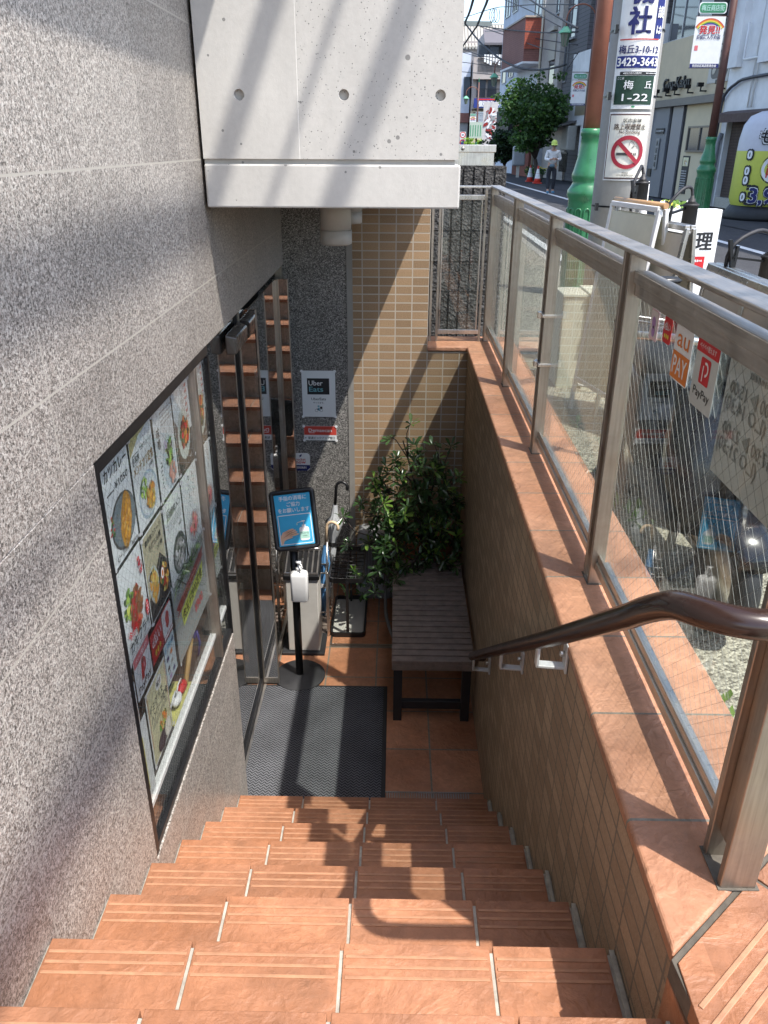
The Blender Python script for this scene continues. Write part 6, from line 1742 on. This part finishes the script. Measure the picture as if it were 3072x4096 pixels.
# bicycle cut by the right edge
bk = thing('bicycle', (9.2, 19.4, G), 'parked bicycle with dark red bag at the right edge of the road', 'bicycle')
def wheel(x, y):
    pts_ = [(x + .05 * math.cos(a), y + .33 * math.sin(a), G + .34 + .33 * math.cos(a)) for a in [2 * math.pi * i / 28 for i in range(29)]]
    mb = MB(); mb.tube(pts_, .02, 8, False); w = mb.build('wheel', MT['blackm'], bk)
    mb = MB()
    for i in range(14):
        a = 2 * math.pi * i / 14; mb.bar((x, y, G + .34), (x + .05 * math.cos(a), y + .31 * math.sin(a), G + .34 + .31 * math.cos(a)), .004, .004)
    mb.build('spokes', MT['steel_b'], w)
wheel(9.02, 19.1); wheel(9.2, 20.15)
mb = MB(); mb.tube([(9.02, 19.1, G + .34), (9.05, 19.3, G + .8), (9.05, 19.32, G + 1.0)], .018, 8); mb.tube([(9.05, 19.32, G + .7), (9.1, 19.6, G + .3), (9.2, 20.15, G + .34), (9.14, 19.85, G + .75), (9.1, 19.6, G + .3)], .016, 8); mb.build('frame', P('bike_frame', (.1, .1, .12), .3, .5), bk)
mb = MB(); mb.tube([(8.82, 19.4, G + 1.02), (9.05, 19.3, G + 1.0), (9.28, 19.4, G + 1.02)], .013, 8); mb.build('handlebar', MT['steel_b'], bk)
mb = MB(); mb.lathe([(.1, 0), (.12, .03), (.06, .07)], (9.14, 19.85, G + .78), 12, sx=.7, sy=1.2); mb.build('saddle', MT['blackm'], bk)
mb = MB(); mb.box(8.86, 9.2, 18.95, 19.25, G + .7, G + .72); 
for i in range(8): mb.box(8.86 + i * .047, 8.865 + i * .047, 18.95, 18.955, G + .7, G + .95)
mb.build('basket', MT['blackmetal'], bk)
c_ = MB(); c_.lathe([(.05, 0), (.16, .06), (.19, .25), (.17, .48), (.08, .58), (.02, .6)], (8.87, 18.98, G + .5), 18, sy=.7); tag(c_.build('shoulder_bag', P('bag_red', (.12, .012, .02), .6, var=.4, vs=14), sub=1), 'dark red patterned bag hanging on the bicycle handlebar', 'bag')

# ------------------------------------------------------------------ the walking person
pn = thing('person', (5.55, 31.0, G), 'person in white jacket, yellow green cap and dark trousers looking down at their hands', 'person')
px, py = 5.55, 31.0
def skin(name, chains, mat, parent, sub=2):
    """chains: lists of (x, y, z, r), offsets from the person's feet; first point of later chains may name an existing vertex by equality"""
    bm = bmesh.new(); vs = {}; rad = []
    def vert(p):
        k = (round(p[0], 4), round(p[1], 4), round(p[2], 4))
        if k not in vs:
            vs[k] = bm.verts.new((px + p[0], py + p[1], G + p[2])); rad.append(p[3] if len(p) > 3 else .05)
        return vs[k]
    for ch in chains:
        for a, b in zip(ch, ch[1:]):
            va, vb = vert(a), vert(b)
            if bm.edges.get((va, vb)) is None: bm.edges.new((va, vb))
    me = bpy.data.meshes.new(name); bm.to_mesh(me); bm.free()
    o = bpy.data.objects.new(name, me); COL.objects.link(o)
    me.materials.append(mat)
    md = o.modifiers.new('skin', 'SKIN'); md.use_smooth_shade = True
    for i, r in enumerate(rad):
        sv = me.skin_vertices[0].data[i]; sv.radius = (r, r); sv.use_root = (i == 0)
    md = o.modifiers.new('sub', 'SUBSURF'); md.levels = sub; md.render_levels = sub
    if parent:
        o.parent = parent; o.matrix_parent_inverse = Matrix.Translation(-parent.location)
    return o
SKIN = P('skin_tone', (.42, .25, .18), .55)
def hand(sx):
    w = (.1 * sx, -.26, 1.13, .026); out = [[w, (.055 * sx, -.295, 1.15, .034), (.03 * sx, -.31, 1.155, .032)]]
    for i, (dy, ln) in enumerate(((.03, .07), (.01, .08), (-.012, .075), (-.032, .06))):
        r0 = (.03 * sx, -.31, 1.155, .032)
        k = (.0 * sx + .004 * i * sx, -.325 + dy * .4, 1.15 + dy, .0095)
        out.append([r0, k, (-.025 * sx, -.33 + dy * .3, 1.15 + dy - ln * .35, .008)])
    out.append([(.055 * sx, -.295, 1.15, .034), (.05 * sx, -.335, 1.185, .011), (.02 * sx, -.35, 1.19, .009)])
    return out
body = [[(0, 0, .98, .13), (0, .005, 1.15, .135), (0, .0, 1.32, .14), (0, -.005, 1.4, .1), (0, -.02, 1.46, .055), (0, -.06, 1.53, .06), (0, -.085, 1.6, .085), (0, -.075, 1.66, .07)]]
for sx in (-1, 1):
    body.append([(0, -.005, 1.4, .1), (.17 * sx, 0, 1.37, .065), (.24 * sx, -.02, 1.12, .05), (.1 * sx, -.26, 1.13, .026)]); body += hand(sx)
    st_ = 1 if sx > 0 else -1
    body.append([(0, 0, .98, .13), (.09 * sx, 0, .9, .095), (.1 * sx, -.03 * st_, .5, .06), (.1 * sx, .07 * st_ , .1, .042), (.11 * sx, .06 * st_ - .05, .05, .04), (.115 * sx, .06 * st_ - .15, .04, .034)])
skin('body', body, SKIN, pn)
jk = [[(0, 0, .93, .155), (0, .005, 1.12, .165), (0, .0, 1.3, .165), (0, -.005, 1.4, .115), (0, -.015, 1.45, .07)]]
for sx in (-1, 1): jk.append([(0, -.005, 1.4, .115), (.185 * sx, 0, 1.37, .085), (.255 * sx, -.02, 1.12, .072), (.13 * sx, -.225, 1.125, .045)])
skin('jacket', jk, P('cloth_white', (.62, .63, .64), .85, var=.2, vs=7, bump=.01), pn)
tr_ = [[(0, .0, .97, .14), (0, 0, .9, .125)]]
for sx in (-1, 1):
    st_ = 1 if sx > 0 else -1
    tr_.append([(0, 0, .9, .125), (.095 * sx, 0, .84, .1), (.1 * sx, -.03 * st_, .5, .078), (.1 * sx, .07 * st_, .12, .062)])
skin('trousers', tr_, P('cloth_dark', (.022, .024, .032), .85), pn)
for sx in (-1, 1):
    st_ = 1 if sx > 0 else -1
    skin('shoe', [[(.1 * sx, .075 * st_ + .03, .05, .05), (.11 * sx, .06 * st_ - .06, .045, .05), (.115 * sx, .06 * st_ - .17, .035, .04)]], P('shoe_blue', (.06, .2, .32), .6), pn)
CAP = P('cap_lime', (.5, .62, .14), .7)
mb = MB(); mb.lathe([(.103, -.02), (.108, .02), (.1, .07), (.07, .11), (.03, .128), (.004, .13)], (px, py - .078, G + 1.635), 20, cap=False)
vs = []
for r_, z_ in ((.1, 1.63), (.2, 1.595)):
    for i in range(11):
        a = R(205 + 130 * i / 10); vs.append((px + math.cos(a) * (r_ if r_ < .15 else r_ * .72), py - .078 + math.sin(a) * r_, G + z_))
vs += [(x, y, z - .008) for x, y, z in vs]
mb.add(vs, [(i, i + 1, i + 12, i + 11) for i in range(10)] + [(i + 22, i + 33, i + 34, i + 23) for i in range(10)] + [(i + 11, i + 12, i + 34, i + 33) for i in range(10)], True)
mb.build('cap', CAP, pn)
mb = MB()
for sx in (-1, 1): mb.lathe([(.004, -.012), (.012, 0), (.004, .012)], (px + sx * .032, py - .165, G + 1.605), 8)
mb.build('eyes', MT['black'], pn)
mb = MB(); mb.add([(px - .014, py - .165, G + 1.565), (px + .014, py - .165, G + 1.565), (px, py - .19, G + 1.568), (px, py - .162, G + 1.61)], [(0, 1, 2), (0, 2, 3), (1, 3, 2)]); mb.build('nose', SKIN, pn)
mb = MB(); mb.lathe([(.092, -.05), (.1, 0), (.096, .03)], (px, py - .065, G + 1.6), 16, cap=False); mb.build('hair', P('hair_dark', (.03, .028, .026), .6), pn)
mb = MB(); mb.lathe([(.02, -.06), (.07, -.04), (.085, .0), (.07, .04), (.02, .05)], (px - .03, py - .16, G + .93), 14, sx=1.2, sy=.5); mb.build('waist_bag', P('bag_teal', (.1, .17, .22), .6), pn)

# ------------------------------------------------------------------ overhead cables
GC = 'overhead cables across the street'
cab = [([(4.37, 60, 7.01), (4.92, 55, 5.5), (5.66, 50, 4.21), (6.12, 46, 3.52), (6.63, 44, 3.28), (7.03, 42, 3.18), (7.38, 40, 3.19)], .05, 'thick sagging black cable ending at the rough tiled house'),
       ([(2.1, 24, 4.2), (2.37, 30, 4.19), (2.63, 35, 4.45), (2.86, 40, 4.75), (4.4, 60, 7.0)], .045, 'dark cable dropping steeply, nearest the concrete beam'),
       ([(2.5, 25, 4.1), (2.83, 30, 4.19), (3.06, 34, 4.39), (3.39, 40, 4.65), (5.1, 60, 6.97)], .045, 'second dark cable dropping from the top of the sky'),
       ([(3.39, 40, 4.65), (3.14, 44, 4.34), (3.0, 52, 4.2)], .04, 'short dark cable running down behind the beam'),
       ([(4.21, 60, 7.41), (5.06, 50, 6.61), (5.25, 45, 6.02), (5.3, 38, 5.15), (5.28, 28, 3.81)], .02, 'thin straight cable crossing the blue sky patch'),
       ([(5.09, 60, 6.97), (5.95, 50, 5.62), (6.58, 42, 4.62), (6.99, 36, 3.99)], .03, 'topmost of the cables passing the red balcony'),
       ([(5.32, 60, 6.9), (6.35, 50, 5.2), (6.64, 42, 3.99), (7.07, 36, 3.24)], .022, 'lowest of the cables passing the red balcony'),
       ([(5.68, 60, 6.92), (6.72, 50, 5.33), (7.43, 38, 3.74)], .022, 'middle cable passing the red balcony'),
       ([(4.73, 34, 4.78), (4.87, 30, 3.86), (5.04, 26, 2.96)], .028, 'grey stay cable slanting behind the lamp lantern'),
       ([(4.82, 44, 6.21), (5.32, 38, 4.96), (5.6, 32, 3.69)], .018, 'thin cable slanting to the lantern from upper left'),
       ([(4.9, 70, 6.63), (5.86, 65, 5.73), (6.98, 60, 5.13), (7.18, 55, 4.8), (7.07, 52, 4.49)], .03, 'cable curling up to the red tiled balcony'),
       ([(5.5, 80, 7.31), (7.95, 70, 5.61), (7.99, 60, 4.37), (7.63, 50, 3.48), (7.57, 45, 2.98), (7.97, 40, 2.53)], .025, 'cable just above the maple crown'),
       ([(5.53, 80, 6.54), (8.19, 72, 5.53)], .03, 'upper short cable before the apartment block'), ([(5.57, 80, 5.79), (8.9, 72, 4.91)], .03, 'lower short cable before the apartment block'),
       ([(6.86, 38, 2.52), (7.12, 36, 3.33)], .015, 'thin slanting wire beside the arched lamp'),
       ([(1.30, -30, 4.5), (1.28, 1.6, 4.41), (1.5, 40, 5.0)], .042, 'cable high over the stair well casting a soft shadow'), ([(1.5, -30, 4.75), (1.62, 1.5, 4.72), (1.7, 40, 5.2)], .016, 'thinner cable high over the stair well'), ([(1.98, -30, 5.1), (1.96, 1.3, 5.0), (2.0, 40, 5.5)], .05, 'thick bundled cable high over the parapet')]
for p_, r_, lab in cab:
    mb = MB(); mb.tube(smoothpath(p_, 6) if len(p_) > 2 else p_, r_, 6); tag(mb.build('overhead_cable', MT['cable']), lab, 'cable', GC)
mb = MB(); mb.bar((4.2, 60, 7.09), (6.03, 60, 7.07), .15, .28); tag(mb.build('cross_arm', P('arm_grey', (.25, .28, .26), .6)), 'grey utility cross arm in front of the sky', 'cross arm')
mb = MB()
for k in range(3): mb.tube(smoothpath([(4.95 + k * .12, 50, 6.6), (4.85 + k * .1, 50, 6.3), (5.0 + k * .14, 50, 5.95), (5.15 + k * .14, 50, 6.2), (5.1 + k * .13, 50, 6.6)]), .018, 6)
tag(mb.build('cable_loop', MT['cable']), 'coiled loop of spare cable hanging in the sky patch', 'cable')
